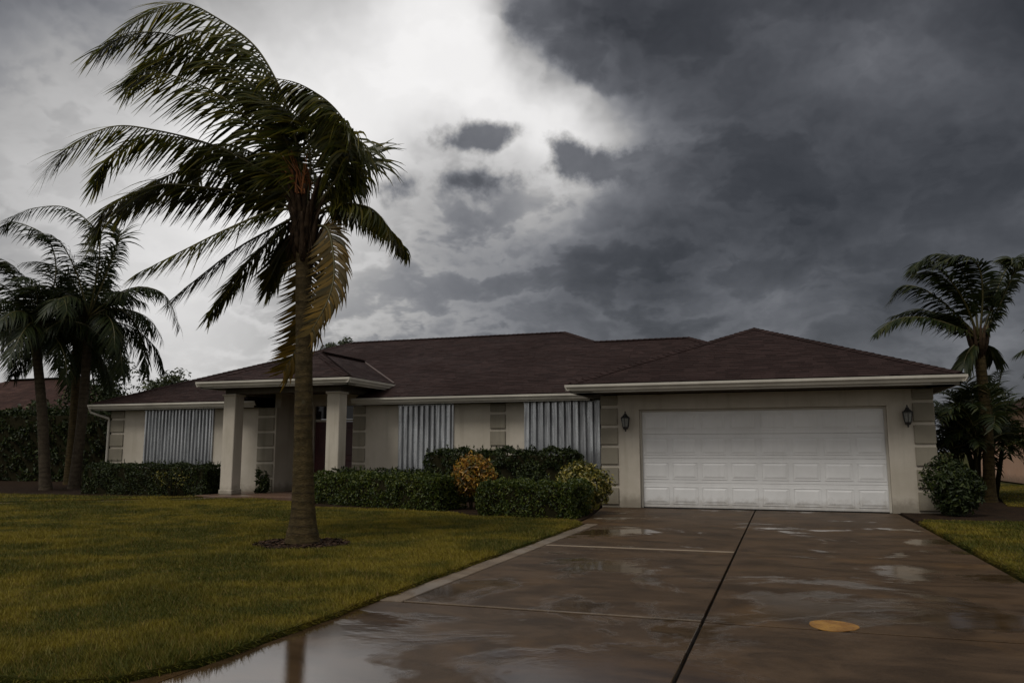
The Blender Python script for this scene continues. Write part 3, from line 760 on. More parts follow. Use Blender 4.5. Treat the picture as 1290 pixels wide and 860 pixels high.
shutter(-9.85, -8.28, 0.72, 2.43, 19.5, 0.155, 0.075, 2, 'corrugated galvanised storm shutter between the porch and the middle stone strip')
shutter(-6.27, -4.25, 0.72, 2.45, 19.5, 0.185, 0.09, 2, 'deep ribbed galvanised storm shutter next to the garage corner')

# ================================================================== WALL LANTERNS
def lantern(x, z, label):
    L_ = thing('wall_lantern', (x, 17.6, z - 0.2), label, 'lantern', 'black lanterns flanking the garage door')
    y = 17.6
    MB().box(x - .045, x + .045, y - .022, y - .001, z - .13, z + .08, .008).build('backplate', M['black_metal'], L_)
    MB().tube([(x, y - .02, z - .09), (x, y - .06, z - .15), (x, y - .12, z - .16)], .011, 8).build('arm', M['black_metal'], L_)
    def ring(zr, r, n=6): return [Vector((x + r * math.cos(k * math.pi / 3 + .5236), y - .12 + r * math.sin(k * math.pi / 3 + .5236), zr)) for k in range(n)]
    def fr(name, rows, mat):
        bb = MB(); v = []; f = []
        for zr, r in rows: v += ring(zr, r)
        for i in range(len(rows) - 1):
            for k in range(6): f.append((i * 6 + k, i * 6 + (k + 1) % 6, (i + 1) * 6 + (k + 1) % 6, (i + 1) * 6 + k))
        f += [tuple(range(6))[::-1], tuple(range(len(v) - 6, len(v)))]
        bb.add(v, f); return bb.build(name, mat, L_)
    fr('glass', [(z - .10, .060), (z + .09, .085)], M['lamp_glass'])
    fr('base', [(z - .205, .010), (z - .19, .018), (z - .16, .02), (z - .145, .055), (z - .10, .070)], M['black_metal'])
    fr('cap', [(z + .085, .108), (z + .10, .108), (z + .155, .045), (z + .19, .03), (z + .20, .014), (z + .225, .018), (z + .245, .004)], M['black_metal'])
    a0, a1 = ring(z - .10, .066), ring(z + .09, .092)
    for k in range(6): MB().tube([a0[k], a1[k]], .0075, 6).build('bar', M['black_metal'], L_)
lantern(-3.28, 1.85, 'black coach lantern on the wall left of the garage door')
lantern(2.36, 1.89, 'black coach lantern on the wall right of the garage door')

# ================================================================== PALMS
def spline(pts, n):
    P = [Vector(p) for p in pts]; P = [P[0] * 2 - P[1]] + P + [P[-1] * 2 - P[-2]]
    out = []; m_ = len(P) - 3
    for i in range(n):
        t = i / (n - 1) * m_; k = min(int(t), m_ - 1); t -= k
        a, b_, c, d = P[k:k + 4]
        out.append(0.5 * ((2 * b_) + (c - a) * t + (2 * a - 5 * b_ + 4 * c - d) * t * t + (3 * b_ - a - 3 * c + d) * t ** 3))
    return out
WIND = (-RV * 0.95 + F0 * 0.2).normalized()
def frond(parent, pts, mat, llen=0.62, n=58, wind=0.22, grav=0.20, width=0.021, start=0.10, rad=0.020, spread=0.85, roll=0.0, rib=True, jit=0.12, upref=None, name='frond', lift=0.22):
    C = spline(pts, n + 1); V = []; Fq = []
    up = upref or UZ
    if rib:
        rb_ = MB(); rr = [rad * (1 - 0.88 * i / n) for i in range(n + 1)]
        rb_.tube(C[::2], rr[::2], 5); 
    for i in range(int(n * start), n + 1):
        t = i / n
        T = (C[min(i + 1, n)] - C[max(i - 1, 0)]).normalized()
        N = (up - T * up.dot(T))
        if N.length < 0.15: N = F0 - T * F0.dot(T)
        N.normalize()
        if roll: N = Matrix.Rotation(roll, 3, T) @ N
        S = T.cross(N)
        lt = (t - start) / (1 - start)
        prof = (0.35 + 0.65 * math.sin(math.pi * min(1, lt * 0.80 + 0.17))) if lt < 0.9 else 0.55
        for sd in (-1, 1):
            ln = llen * prof * random.uniform(0.82, 1.1)
            d = (T * (0.50 + 0.5 * lt) + S * sd * spread + (N if lift > 0 else UZ) * lift * random.uniform(.6, 1.3)).normalized()
            d = (d + Vector((random.gauss(0, jit), random.gauss(0, jit), random.gauss(0, jit)))).normalized()
            p = C[i] + T * random.uniform(-.01, .01)
            seg = 5; o = len(V)
            gj = grav * random.uniform(0.7, 1.4); wj = wind * random.uniform(0.6, 1.4)
            wd = width * random.uniform(0.85, 1.15)
            for k in range(seg + 1):
                s_ = k / seg
                wk = wd * (0.55 + 0.9 * s_ if s_ < 0.4 else 0.91 * (1 - (s_ - 0.4) / 0.6) + 0.06)
                side = d.cross(N)
                if side.length < 1e-3: side = T
                side.normalize()
                V.append(tuple(p - side * wk)); V.append(tuple(p + side * wk + N * wk * 0.5))
                p = p + d * (ln / seg)
                d = (d + WIND * wj + Vector((0, 0, -1)) * gj).normalized()
            for k in range(seg): Fq.append((o + 2 * k, o + 2 * k + 1, o + 2 * k + 3, o + 2 * k + 2))
    b_ = MB(); b_.v = V; b_.f = Fq
    fo = b_.build(name, mat, parent)
    if rib: rb_.build('rib', M['rachis'], fo, True)
    return fo

def trunk_mesh(pts, rads, sides=18, step=0.03, ring=0.075, amp=0.009):
    L_ = sum((Vector(pts[i + 1]) - Vector(pts[i])).length for i in range(len(pts) - 1))
    n = int(L_ / step); C = spline(pts, n + 1)
    rs = np.interp(np.linspace(0, 1, n + 1), np.linspace(0, 1, len(rads)), rads)
    out = []
    ph = 0
    for i in range(n + 1):
        ph += step / ring * random.uniform(.8, 1.2)
        out.append(float(rs[i]) * (1 + amp * (1 - 2 * (ph % 1.0)) + random.uniform(-.006, .006)))
    return MB().tube(C, out, sides)

# ---- the big coconut palm on the lawn
s = 10.53 / FPX
crown_px = (386, 262)
def PP(x, y, d=0.0):                          # offsets from the palm's own base, in its own height and sideways metres
    v = RV * ((x - 645) / FPX) + UV * ((430 - y) / FPX) + FV
    return Vector((0, 0, CAM_H)) + v * (PALM.dot(F0) / v.dot(F0)) + F0 * d
palm = thing('coconut_palm', PALM, 'tall coconut palm bent by wind on the lawn, with hanging yellow fronds', 'palm tree', 'palm trees')
trunk_mesh([PP(381, 690), PP(381, 672), PP(382, 640), PP(382, 560), PP(383, 440), PP(382, 330), PP(386, 275)], [0.25, 0.205, 0.152, 0.122, 0.110, 0.100, 0.106]).build('trunk', M['bark'], palm, True)
# fibrous leaf bases
for k in range(30):
    a = k * 2.39996; h0 = 326 - k * 2.3
    c = PP(383, h0); d = RV * math.cos(a) + F0 * math.sin(a); ri = random.uniform(.85, 1.2)
    MB().tube([c + d * .09 - UZ * .10, c + d * .125 + UZ * .02, c + d * .14 * ri + UZ * .16, c + d * (.17 + .05 * ri) + UZ * (.30 + .1 * ri), c + d * (.26 * ri) + UZ * (.46 * ri)], [.03, .05, .040, .022, .012], 7).build('leaf_base', M['boot'], palm, True)
for k in range(40):                             # hanging fibre
    a = random.uniform(0, 6.28); c = PP(383, random.uniform(262, 318)); d = RV * math.cos(a) + F0 * math.sin(a)
    p0 = c + d * .15; MB().tube([p0 + UZ * .1, p0 + d * .03, p0 + d * random.uniform(.02, .10) - UZ * random.uniform(.12, .3) + WIND * random.uniform(0, .1)], [.010, .008, .003], 4).build('fibre', M['boot'], palm)
FR = [  # rachis in the palm's own plane (x, y as seen from the street) and how far it comes forward / goes back
 ([(385,262),(376,200),(362,140),(326,74),(279,40),(233,24),(184,46),(142,88)], .5, 'frond', .66),
 ([(383,262),(370,205),(345,140),(298,93),(232,58),(182,58),(136,84)], -.4, 'frond', .62),
 ([(384,265),(368,220),(330,170),(285,135),(225,120),(200,135)], -.9, 'solo', .66),
 ([(384,265),(362,228),(322,190),(272,165),(228,165),(212,190)], .9, 'solo', .60),
 ([(382,268),(350,228),(335,219),(279,191),(209,174),(156,172),(108,200),(84,232)], -.5, 'frond', .60),
 ([(382,268),(326,247),(260,237),(200,235),(140,262),(124,298)], -.1, 'frond', .58),
 ([(383,268),(345,240),(290,214),(220,205),(165,222),(122,252)], .6, 'solo', .56),
 ([(380,262),(345,272),(300,300),(258,332),(216,366)], -1.0, 'olive', .46),
 ([(381,268),(352,288),(312,316),(276,350),(240,388)], -.6, 'frond', .42),
 ([(383,282),(362,296),(340,318),(320,352)], .6, 'solo', .40),
 ([(390,268),(420,236),(443,200),(440,165),(412,136),(372,124)], -.5, 'frond', .56),
 ([(388,265),(412,222),(430,180),(418,148),(385,130),(350,128)], .6, 'frond', .60),
 ([(390,268),(425,240),(446,215),(446,180),(432,158),(405,146)], .1, 'frond', .5),
 ([(386,262),(392,210),(386,165),(358,140),(318,132)], -.2, 'solo', .6),
 ([(392,272),(420,260),(446,260),(468,266),(484,280),(494,296)], -.3, 'frond', .34),
 ([(396,285),(412,288),(421,310),(426,350),(420,385),(402,425)], -.45, 'yellow', .36),
 ([(388,288),(392,310),(389,350),(382,390),(370,428),(348,464)], .35, 'yellow', .48),
 
 ([(386,262),(380,215),(360,180),(322,160),(280,175)], 1.3, 'solo', .62),
]
FR2 = []
for pts, dd, kind, ll in FR:
    FR2.append((pts, dd, kind, ll))
    if kind == 'frond':     # a second frond of the same sweep, further round the crown
        jx, jy = random.uniform(4, 16), random.uniform(-16, 16); n = len(pts)
        FR2.append(([(x + jx * i / (n - 1), y + jy * i / (n - 1)) for i, (x, y) in enumerate(pts)], -dd * .8 + random.uniform(-.4, .4), kind, ll * .95))
for pts, dd, kind, ll in FR2:
    n = len(pts)
    P3 = [PP(x, y, dd * (i / (n - 1)) ** 1.2) for i, (x, y) in enumerate(pts)]
    mt = {'frond': M['frond'], 'solo': M['frond'], 'olive': M['frond'], 'yellow': M['frond_y']}[kind]
    wd = .15 if kind != 'yellow' else .16
    arc = kind == 'frond' and max(p[0] for p in pts) > 425 and pts[-1][0] < 420
    if arc or kind == 'yellow':
        frond(palm, P3, mt, llen=ll * (1.15 if arc else 1.2), n=88, wind=.10 if arc else .24, grav=.34 if arc else .07, width=.0185, start=.14, rad=.024,
              spread=.4 if arc else .85, jit=.08, lift=-.8 if arc else .12, upref=None if arc else F0)
        continue
    frond(palm, P3, mt, llen=ll * 1.32, n=112, wind=wd, grav=.15 if kind != 'yellow' else .26, width=.0185, start=.14, rad=.022, spread=.60, jit=.12, lift=-.55 if kind != 'yellow' else -.1)
# flower stalks
for k in range(26):
    a0 = PP(384 + random.uniform(-6, 6), 250, random.uniform(-.25, .1))
    e = PP(384 + random.uniform(-34, 14), 208 + random.uniform(-6, 26), -random.uniform(0.05, .45))
    MB().tube([a0, (a0 + e) / 2 + RV * random.uniform(-.08, .08) + UZ * .05, e], [.010, .007, .003], 5).build('flower_stalk', M['stalk'], palm)

# mulch ring at its foot
pts = []
for k in range(36):
    a = 2 * math.pi * k / 36; r = 0.60 + 0.05 * math.sin(3 * a) + 0.03 * math.sin(7 * a + 1)
    pts.append((PALM.x + r * math.cos(a), PALM.y + r * math.sin(a)))
tag(MB().prism(pts, 2, 0.0, LH + 0.006).build('planting_bed', M['soil']), kind='structure')
n = 1500; r = 0.6 * np.sqrt(np.random.rand(n)); a = np.random.rand(n) * 2 * np.pi
cx_, cy_ = PALM.x + r * np.cos(a), PALM.y + r * np.sin(a); th = np.random.rand(n) * 6.28; l_ = np.random.uniform(.008, .035, n); w_ = l_ * np.random.uniform(.2, .5, n)
V = np.zeros((n, 4, 3)); u_ = np.stack([np.cos(th), np.sin(th)], 1); p_ = np.stack([-np.sin(th), np.cos(th)], 1)
for k, (aa, bb) in enumerate(((-1, -1), (1, -1), (1, 1), (-1, 1))):
    V[:, k, 0] = cx_ + u_[:, 0] * l_ * aa + p_[:, 0] * w_ * bb; V[:, k, 1] = cy_ + u_[:, 1] * l_ * aa + p_[:, 1] * w_ * bb
    V[:, k, 2] = LH + 0.012 + np.random.uniform(0, .02, n) + .008 * aa * np.random.uniform(-1, 1, n)
tag(np_mesh('mulch', V.reshape(-1, 3), np.arange(4 * n).reshape(-1, 4), M['mulch']), 'bark mulch around the foot of the lawn palm', 'mulch', kind='stuff')

# ---- other palms: fronds leave the crown all round and are pushed over by the wind
def grow(c, az, el0, L_, droop, wf, n=9):
    d = Vector((math.cos(az) * math.cos(el0), math.sin(az) * math.cos(el0), math.sin(el0)))
    p = Vector(c); out = [p.copy()]
    for i in range(n):
        p = p + d * (L_ / n); out.append(p.copy())
        t = (i + 1) / n
        d = (d + Vector((0, 0, -1)) * droop * (0.4 + t) / n * 2 + WIND * wf * (0.3 + t) / n * 2).normalized()
    return out
def wind_palm(base, top, r0, r1, label, nfr, L_, llen, droop, wf, mat, extra=(), barkm='bark2', width=.022, name='palm_tree', els=(-0.2, 1.35), nleaf=40, boots=14):
    b0 = Vector(base); t0 = Vector(top)
    o = thing(name, base, label, 'palm tree', 'palm trees')
    mid = (b0 + t0) / 2 + RV * 0.05
    trunk_mesh([b0 - UZ * .05, b0 + (t0 - b0) * .12, mid, t0], [r0 * 1.25, r0, r0 * .9, r1], 14, .06, .14, .02).build('trunk', M[barkm], o, True)
    for k in range(boots):
        a = k * 2.4; d = Vector((math.cos(a), math.sin(a), 0))
        MB().tube([t0 + d * r1 * .5 - UZ * .25, t0 + d * r1 * 1.5 + UZ * .1, t0 + d * r1 * 2.2 + UZ * .5], [r1 * .28, r1 * .34, .02], 7).build('leaf_base', M['boot'], o, True)
    for k in range(nfr):
        az = k * 2.39996 + random.uniform(-.25, .25)
        e0 = els[0] + (els[1] - els[0]) * ((k + .5) / nfr)
        pts = grow(t0 + UZ * .15, az, e0, L_ * random.uniform(.85, 1.1), droop, wf)
        frond(o, pts, mat, llen=llen * 1.25, n=int(nleaf * 1.7), wind=.12, grav=.2, width=width, start=.14, rad=.03, spread=.7, jit=.10, lift=-.3)
    for pts in extra:
        frond(o, pts, mat, llen=llen * 1.2, n=int(nleaf * 1.7), wind=.10, grav=.2, width=width, start=.14, rad=.03, spread=.7, jit=.10, lift=-.3)
    return o
def at_fwd(px, py, D):                         # a spot at a given distance along the view
    v = RV * ((px - 645) / FPX) + UV * ((430 - py) / FPX) + FV
    return Vector((0, 0, CAM_H)) + v * D
def gpt(px, D, z=0.0):                          # a spot on level z at distance D, bearing of column px
    p = at_fwd(px, 568, D); p.z = z; return p
DL = 25.0
def ptsD(lst, D, dd=0.0):
    n = len(lst); return [at_fwd(x, y, D + dd * i / (n - 1)) for i, (x, y) in enumerate(lst)]
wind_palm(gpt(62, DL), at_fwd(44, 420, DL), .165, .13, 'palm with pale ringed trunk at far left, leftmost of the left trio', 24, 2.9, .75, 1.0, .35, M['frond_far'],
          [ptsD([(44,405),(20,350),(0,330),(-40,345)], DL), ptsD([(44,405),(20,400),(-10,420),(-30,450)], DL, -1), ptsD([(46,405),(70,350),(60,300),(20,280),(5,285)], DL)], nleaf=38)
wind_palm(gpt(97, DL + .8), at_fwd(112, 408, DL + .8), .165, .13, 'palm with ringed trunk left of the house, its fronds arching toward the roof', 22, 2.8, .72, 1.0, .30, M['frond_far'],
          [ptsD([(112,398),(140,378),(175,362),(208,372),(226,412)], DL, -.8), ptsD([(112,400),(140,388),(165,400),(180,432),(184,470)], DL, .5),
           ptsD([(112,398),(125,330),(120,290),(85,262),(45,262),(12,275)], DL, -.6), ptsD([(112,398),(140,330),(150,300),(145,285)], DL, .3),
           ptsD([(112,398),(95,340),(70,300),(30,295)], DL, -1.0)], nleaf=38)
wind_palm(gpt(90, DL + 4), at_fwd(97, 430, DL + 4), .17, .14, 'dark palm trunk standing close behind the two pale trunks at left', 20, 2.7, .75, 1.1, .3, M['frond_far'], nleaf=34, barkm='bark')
DRP = 19.0
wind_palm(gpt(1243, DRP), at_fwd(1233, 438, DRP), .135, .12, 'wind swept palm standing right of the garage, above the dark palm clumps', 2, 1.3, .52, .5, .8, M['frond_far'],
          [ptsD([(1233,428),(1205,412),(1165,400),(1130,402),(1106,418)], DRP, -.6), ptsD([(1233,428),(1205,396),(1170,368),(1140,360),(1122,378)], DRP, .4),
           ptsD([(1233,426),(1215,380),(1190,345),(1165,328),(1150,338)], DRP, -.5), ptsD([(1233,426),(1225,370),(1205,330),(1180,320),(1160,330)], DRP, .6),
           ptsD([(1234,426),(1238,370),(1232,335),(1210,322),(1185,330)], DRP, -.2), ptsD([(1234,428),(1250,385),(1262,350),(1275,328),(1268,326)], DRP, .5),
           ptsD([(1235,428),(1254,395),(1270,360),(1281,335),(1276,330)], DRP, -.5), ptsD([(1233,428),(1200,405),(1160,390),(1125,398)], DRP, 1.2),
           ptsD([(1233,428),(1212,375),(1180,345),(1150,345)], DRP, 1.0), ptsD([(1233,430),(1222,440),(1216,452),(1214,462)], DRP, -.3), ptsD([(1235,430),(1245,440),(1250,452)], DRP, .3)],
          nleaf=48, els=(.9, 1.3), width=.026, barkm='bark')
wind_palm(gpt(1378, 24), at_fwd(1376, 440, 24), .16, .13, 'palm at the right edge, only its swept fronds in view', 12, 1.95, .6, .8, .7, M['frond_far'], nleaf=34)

# ================================================================== SHRUBS AND TREES
def leaves_mesh(P, N, size, name, mat, parent, asp=0.45, fold=0.25):
    """one folded leaf (two triangles pairs) at each point, facing roughly N"""
    n = len(P); rnd = np.random.normal(size=(n, 3)); 
    nn = N + 0.75 * rnd; nn /= np.linalg.norm(nn, axis=1)[:, None] + 1e-9
    t = np.cross(nn, np.random.normal(size=(n, 3))); t /= np.linalg.norm(t, axis=1)[:, None] + 1e-9
    b = np.cross(nn, t)
    L_ = (size * np.random.uniform(.5, 1.5, n))[:, None]; W_ = L_ * asp
    V = np.zeros((n, 4, 3))
    V[:, 0] = P - t * L_ * .5; V[:, 1] = P + b * W_ * .5 + nn * W_ * fold; V[:, 2] = P + t * L_ * .5 - nn * L_ * .12; V[:, 3] = P - b * W_ * .5 + nn * W_ * fold
    i = np.arange(n)[:, None] * 4
    Fc = np.concatenate([i + np.array([[0, 1, 2]]), i + np.array([[0, 2, 3]])], 0)
    return np_mesh(name, V.reshape(-1, 3), Fc, mat, parent)
def lump(P, sc, amp):
    return amp * (np.sin(P[:, 0] * sc + 1.3 * np.sin(P[:, 1] * sc * .8)) * np.sin(P[:, 2] * sc * 1.2 + P[:, 1] * sc) + .5 * np.sin(P[:, 0] * sc * 2.3 + P[:, 2] * sc * 1.9))
def box_hedge(pts, width, z1, label, mat='hedge', size=.06, dens=1500, group='hedges in front of the house', cat='hedge', bumpy=.06, name='hedge', z0=.03):
    """clipped hedge along a ground line"""
    pts = [Vector((p[0], p[1], 0)) for p in pts]
    o = thing(name, ((pts[0] + pts[-1]) / 2), label, cat, group)
    PPs, NNs = [], []
    core = MB()
    for i in range(len(pts) - 1):
        a, b_ = pts[i], pts[i + 1]; T = (b_ - a); Ln = T.length; T.normalize(); S = Vector((T.y, -T.x, 0))
        h = z1 - z0
        faces = [(Ln * h, 'f'), (Ln * h * .4, 'b'), (Ln * width, 't')] + ([(width * h, 'l')] if i == 0 else []) + ([(width * h, 'r')] if i == len(pts) - 2 else [])
        for area, k in faces:
            n = int(area * dens)
            u = np.random.rand(n); v = np.random.rand(n); w = np.random.exponential(.028, n)
            if k == 't': al, ac, z = u * Ln, (v - .5) * width, z1 - w; N = np.tile([0, 0, 1.], (n, 1))
            elif k in 'fb':
                sg = 1 if k == 'f' else -1
                al, ac, z = u * Ln, sg * (width / 2 - w), z0 + v * h; N = np.tile(list(S * sg), (n, 1))
            else:
                sg = -1 if k == 'l' else 1
                al, ac, z = (Ln if sg > 0 else 0) - sg * w, (u - .5) * width, z0 + v * h; N = np.tile(list(T * sg), (n, 1))
            # rounded shoulders
            zz_ = (z - z0) / h
            shr = 1 - .10 * np.clip((zz_ - .78) / .22, 0, 1) ** 2
            ac = ac * shr; z = z - .10 * h * np.clip((np.abs(ac) / (width / 2) - .7) / .3, 0, 1) ** 2 * (zz_ > .8)
            P = np.array([a.x, a.y, 0])[None] + al[:, None] * np.array(T[:])[None] + ac[:, None] * np.array(S[:])[None]; P[:, 2] = z
            P += N * lump(P, 5.0, bumpy)[:, None]
            PPs.append(P); NNs.append(N)
        q = .07
        a2 = a + T * (.12 if i == 0 else -.02); b2 = b_ - T * (.12 if i == len(pts) - 2 else -.02)
        c = [a2 + S * (width / 2 - q), b2 + S * (width / 2 - q), b2 - S * (width / 2 - q), a2 - S * (width / 2 - q)]
        core.add([tuple(x + UZ * .0) for x in c] + [tuple(x + UZ * (z1 - .10)) for x in c], [(3, 2, 1, 0), (4, 5, 6, 7), (0, 1, 5, 4), (1, 2, 6, 5), (2, 3, 7, 6), (3, 0, 4, 7)])
    # stray shoots above the clipped top
    for i in range(len(pts) - 1):
        a, b_ = pts[i], pts[i + 1]; T = (b_ - a); Ln = T.length; T.normalize(); S = Vector((T.y, -T.x, 0))
        for k in range(int(Ln * 14)):
            q = a + T * random.uniform(0, Ln) + S * random.uniform(-.5, .5) * width; hh = random.uniform(.03, .13) * (1 + z1 * .3); m_ = 7
            tt = np.linspace(0, 1, m_)[:, None]
            PPs.append(np.array([[q.x, q.y, z1 - .02]]) + tt * np.array([[random.gauss(0, .03), random.gauss(0, .03), hh]])); NNs.append(np.random.normal(size=(m_, 3)))
    core.build('inner_twigs', M['twig'], o)
    leaves_mesh(np.concatenate(PPs), np.concatenate(NNs), size, 'foliage', M[mat], o)
    return o
def round_bush(c, rx, ry, rz, label, mat, size=.08, n=2200, cat='shrub', group='shrubs by the house', name='shrub', asp=.4, clumps=26, stems=5, core=True):
    c = Vector(c); o = thing(name, (c.x, c.y, 0.0), label, cat, group)
    cl = np.random.normal(size=(clumps, 3)); cl /= np.linalg.norm(cl, axis=1)[:, None]
    cl[:, 2] = cl[:, 2] * .9 + .1
    idx = np.random.randint(0, clumps, n)
    d = cl[idx] + np.random.normal(size=(n, 3)) * .26
    nr = np.linalg.norm(d, axis=1)[:, None]; d /= nr
    rad = np.random.uniform(.66, 1.1, n) ** .7 * (0.72 + .40 * np.random.rand(clumps)[idx])
    P = d * rad[:, None] * np.array([rx, ry, rz]) + np.array(c[:])
    P[:, 2] = np.maximum(P[:, 2], .05)
    N = d.copy(); N[:, 2] += .35
    leaves_mesh(P, N, size, 'foliage', M[mat], o, asp)
    bm = bmesh.new(); bmesh.ops.create_icosphere(bm, subdivisions=2, radius=1)
    cm = MB(); cm.add([(c.x + v.co.x * rx * .42, c.y + v.co.y * ry * .42, max(.03, c.z + v.co.z * rz * .42)) for v in bm.verts], [[v.index for v in f.verts] for f in bm.faces]); bm.free()
    if core: cm.build('inner_twigs', M['twig'], o)
    for k in range(stems):
        a = k * 2.4; MB().tube([(c.x + .05 * math.cos(a), c.y + .05 * math.sin(a), 0), (c.x + rx * .3 * math.cos(a), c.y + ry * .3 * math.sin(a), c.z)], [.018, .010], 6).build('stem', M['twig'], o)
    return o

box_hedge([(-18.9, 18.15), (-14.75, 18.25)], .85, .84, 'dark clipped hedge under the far left shutter, left of the porch', 'darkleaf')
box_hedge([(-10.35, 16.75), (-8.2, 15.9), (-6.5, 15.35)], .95, .70, 'long low clipped hedge between the porch and the orange shrub', 'hedge')
box_hedge([(-5.45, 14.72), (-3.55, 14.45)], 1.0, .64, 'short clipped box hedge beside the driveway', 'hedge')
box_hedge([(-8.3, 18.35), (-4.5, 18.15)], .9, 1.22, 'taller dark hedge growing against the wall behind the orange shrub', 'darkleaf', .075, 1100, bumpy=.09)
box_hedge([(-11.0, 18.0), (-8.5, 18.2)], .6, .72, 'low dark plants along the wall right of the porch', 'darkleaf', .07, 900, bumpy=.08)
round_bush((-6.2, 15.75, .70), .46, .46, .48, 'orange leaved shrub between the two clipped hedges', 'croton', .085, 3400, clumps=34)
round_bush((-3.78, 15.5, .55), .55, .5, .46, 'variegated yellow and green shrub at the garage corner', 'varieg', .08, 4200, clumps=34)
round_bush((2.98, 17.05, .55), .49, .46, .54, 'dark rounded shrub at the right corner of the garage', 'darkleaf', .085, 4600, clumps=44)
round_bush((-13.75, 18.95, .42), .22, .2, .46, 'small dark shrub inside the porch behind the left column', 'darkleaf', .17, 240, stems=4, clumps=12, asp=.28, core=False)
round_bush((-15.75, 17.74, .48), .75, .16, .30, 'patch of variegated leaves at the right end of the leftmost hedge', 'varieg', .06, 230, clumps=30, core=False)

# tall dark hedge and shrubs on the left boundary
box_hedge([(-47, 22.5), (-35, 24.5), (-24.9, 25.8)], 1.4, 2.75, 'tall dark boundary hedge behind the left palms', 'darkleaf', .15, 260, group='boundary hedges', bumpy=.16)

def tree(base, hc, rx, rz, label, mat='treeleaf', n=4200, size=.22, trunk_r=.14, clumps=34, group='trees beyond the house', name='tree', shape=1.0):
    b0 = Vector(base); o = thing(name, b0, label, 'tree', group)
    c = b0 + UZ * hc
    MB().tube([b0 - UZ * .1, b0 + UZ * hc * .35 + RV * .1, b0 + UZ * hc * .8], [trunk_r * 1.3, trunk_r, trunk_r * .6], 10).build('trunk', M['twig'], o, True)
    cl = np.random.normal(size=(clumps, 3)); cl /= np.linalg.norm(cl, axis=1)[:, None]
    cl *= (np.random.rand(clumps) ** .4)[:, None] * .85
    for k in range(0, clumps, 3):
        e = c + Vector((cl[k, 0] * rx, cl[k, 1] * rx, cl[k, 2] * rz))
        MB().tube([b0 + UZ * hc * .6, (b0 + UZ * hc * .75 + e) / 2, e], [trunk_r * .45, trunk_r * .28, .015], 6).build('limb', M['twig'], o, True)
    idx = np.random.randint(0, clumps, n); cs = np.random.uniform(.16, .34, clumps)
    d = np.random.normal(size=(n, 3)); d /= np.linalg.norm(d, axis=1)[:, None]
    q = cl[idx] + d * (np.random.rand(n) ** .45 * cs[idx])[:, None]
    P = q * np.array([rx, rx, rz]) + np.array(c[:]); N = d.copy(); N[:, 2] += .4
    leaves_mesh(P, N, size, 'crown', M[mat], o, .5)
    return o
tree(gpt(205, 42), 3.9, 2.7, 1.7, 'dark rounded tree rising behind the left wing roof', n=4600, size=.2)
tree(gpt(424, 46), 6.7, 1.5, 1.3, 'small tree top showing above the roof beside the lawn palm', n=2600, size=.18)
tree(gpt(120, 36), 3.9, 2.2, 2.0, 'loose dark tree between the left palms and the house', 'darkleaf', n=3400, size=.17, clumps=40)
tree(gpt(60, 44), 3.0, 2.6, 1.6, 'low dark tree behind the leftmost palm trunk', 'darkleaf', n=3000, size=.2)
tree(gpt(330, 52), 3.2, 5.0, 2.2, 'broad dark tree far behind the porch roof', n=3000, size=.25)
# feathery clump of cane palms at the right corner
def cane_clump(base, h, label, n=20, L_=1.7, seed=3, spread=.5):
    random.seed(seed)
    b0 = Vector(base); o = thing('cane_palm_clump', b0, label, 'palm clump', 'cane palms beside the garage')
    for k in range(5):
        a = k * 2.4; p0 = b0 + Vector((math.cos(a), math.sin(a), 0)) * .18; p1 = b0 + Vector((math.cos(a), math.sin(a), 0)) * spread * .6 + UZ * h * .55
        MB().tube([p0, (p0 + p1) / 2, p1], [.07, .055, .045], 8).build('stem', M['twig'], o, True)
        for j in range(n // 5):
            az = random.uniform(0, 6.28); pts = grow(p1 - UZ * random.uniform(0, h * .25), az, random.uniform(.3, 1.35), L_ * random.uniform(.75, 1.1), 1.0, .25)
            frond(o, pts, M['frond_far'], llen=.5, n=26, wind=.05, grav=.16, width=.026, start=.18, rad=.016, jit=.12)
    return o
cane_clump((4.3, 22.0, 0), 3.3, 'dark feathery palm clump right beside the garage wall', 50, 1.9, 5, .8)
cane_clump((5.05, 24.2, 0), 3.4, 'feathery palm clump on the far right in front of the peach house', 40, 1.8, 9, .9)

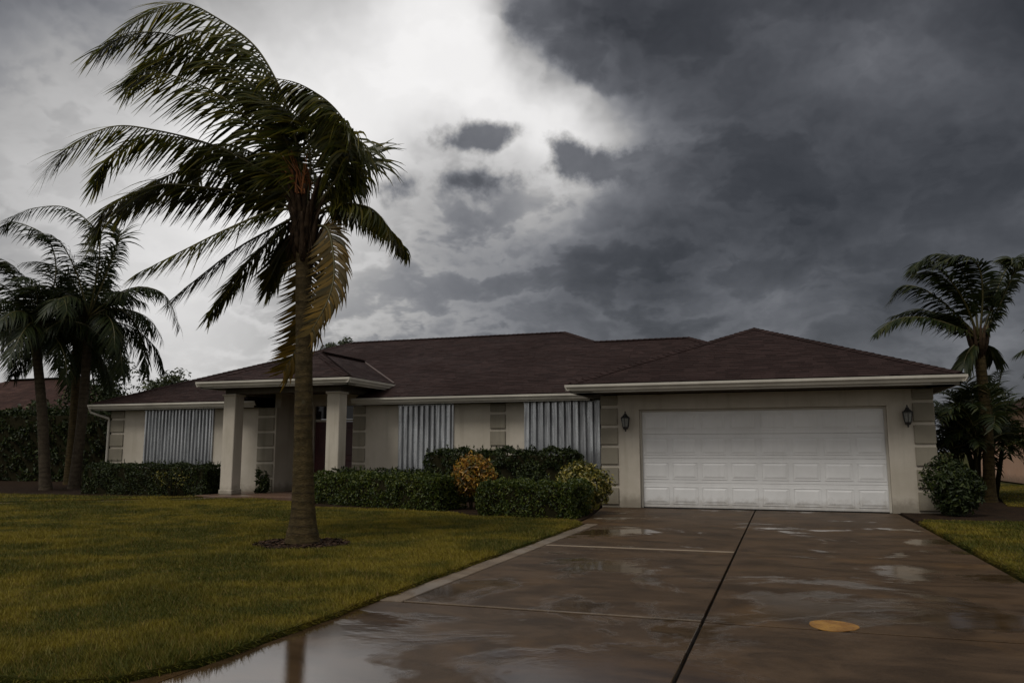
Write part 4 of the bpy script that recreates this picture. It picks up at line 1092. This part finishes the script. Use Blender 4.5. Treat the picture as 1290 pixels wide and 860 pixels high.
# ================================================================== NEIGHBOURS
def far_house(name, x0, x1, y0, y1, wall_h, pitch, label, wallm, roofm, windows=()):
    o = thing(name, ((x0 + x1) / 2, y0, 0), label, 'house', 'neighbouring houses')
    MB().box(x0, x1, y0, y1, 0, wall_h).build('wall', wallm, o)
    ov = .5; k = (min(x1 - x0, y1 - y0) + 2 * ov) / 2; z = wall_h
    c = [(x0 - ov, y0 - ov, z), (x1 + ov, y0 - ov, z), (x1 + ov, y1 + ov, z), (x0 - ov, y1 + ov, z)]
    if x1 - x0 > y1 - y0: r = [(x0 - ov + k, (y0 + y1) / 2, z + k * pitch), (x1 + ov - k, (y0 + y1) / 2, z + k * pitch)]; fs = [(0, 1, 5, 4), (1, 2, 5), (2, 3, 4, 5), (3, 0, 4)]
    else: r = [((x0 + x1) / 2, y0 - ov + k, z + k * pitch), ((x0 + x1) / 2, y1 + ov - k, z + k * pitch)]; fs = [(0, 1, 4), (1, 2, 5, 4), (2, 3, 5), (3, 0, 4, 5)]
    rf = MB(); rf.add(c + r, fs + [(3, 2, 1, 0)]); ro = rf.build('roof', roofm, o)
    V, Fc = [], []
    for f in fs:
        shingle_plane([(c + r)[i] for i in f], V, Fc, .30, .40)
    me = bpy.data.meshes.new('roof_tiles'); me.from_pydata(V, [], [tuple(dict.fromkeys(f)) for f in Fc]); me.materials.append(roofm); me.update()
    tag(link('roof_tiles', me, ro), kind='stuff')
    MB().box(x0 - ov - .03, x1 + ov + .03, y0 - ov - .03, y0 - ov - .002, z - .2, z + .02).build('fascia', M['trim'], o)
    for (wx0, wx1, z0, z1) in windows:
        w = MB().box(wx0, wx1, y0 - .04, y0 - .003, z0, z1).build('window_frame', M['trim'], o)
        MB().box(wx0 + .07, wx1 - .07, y0 - .05, y0 - .042, z0 + .07, z1 - .07).build('pane', M['dark_glass'], w)
    return o
far_house('neighbour_house', -58, -38.5, 34, 48, 2.9, .42, 'low house with brown tiled roof behind the tall left hedge', M['stucco'], M['tile_far'], [(-50, -48, .9, 2.2), (-45, -43, .9, 2.2)])
far_house('neighbour_house', -36, -29.5, 40, 50, 2.75, .40, 'house with reddish roof glimpsed between the left palms and the white eave', M['stucco'], M['tile_far'])
far_house('neighbour_house', 8.6, 24, 31, 44, 2.75, .36, 'peach coloured house at the right edge', M['peach'], M['tile_far'], [(12, 13.4, .9, 2.1), (16, 18, .9, 2.1)])

# turf hanging over the lawn's cut edge
def fringe(line, out, name, label):
    V = []; 
    for i in range(len(line) - 1):
        a = Vector((line[i][0], line[i][1], 0)); b_ = Vector((line[i + 1][0], line[i + 1][1], 0)); Ln = (b_ - a).length
        T = (b_ - a).normalized(); O = Vector((T.y, -T.x, 0)) * out
        dist = max(4.0, ((a + b_) / 2).length)
        for k in range(int(Ln * 900 * min(1, 6 / dist))):
            p = a + T * random.uniform(0, Ln) - O * random.uniform(0, .05) + UZ * (LH - .004 - random.uniform(0, .025))
            w = .0024 + .0005 * dist; h = random.uniform(.025, .06); an = random.uniform(-1, 1)
            sd = (T * math.cos(an) + O * math.sin(an)) * w
            tip = p + O * random.uniform(.005, .055) + T * random.uniform(-.03, .03) + UZ * random.uniform(-.02, h * .7)
            V += [p - sd, p + sd, tip]
    V = np.array([v[:] for v in V])
    tag(np_mesh(name, V, np.arange(len(V)).reshape(-1, 3), M['grass']), label, 'grass', kind='stuff')
fringe([(-12, 3.34)] + LAWN[:5 + len(left_edge) + 1], 1, 'grass', 'ragged turf edge of the left lawn along the concrete edging')
fringe(LAWNR[:len(LAWNR) - 5], -1, 'grass', 'ragged turf edge of the right lawn along the driveway')
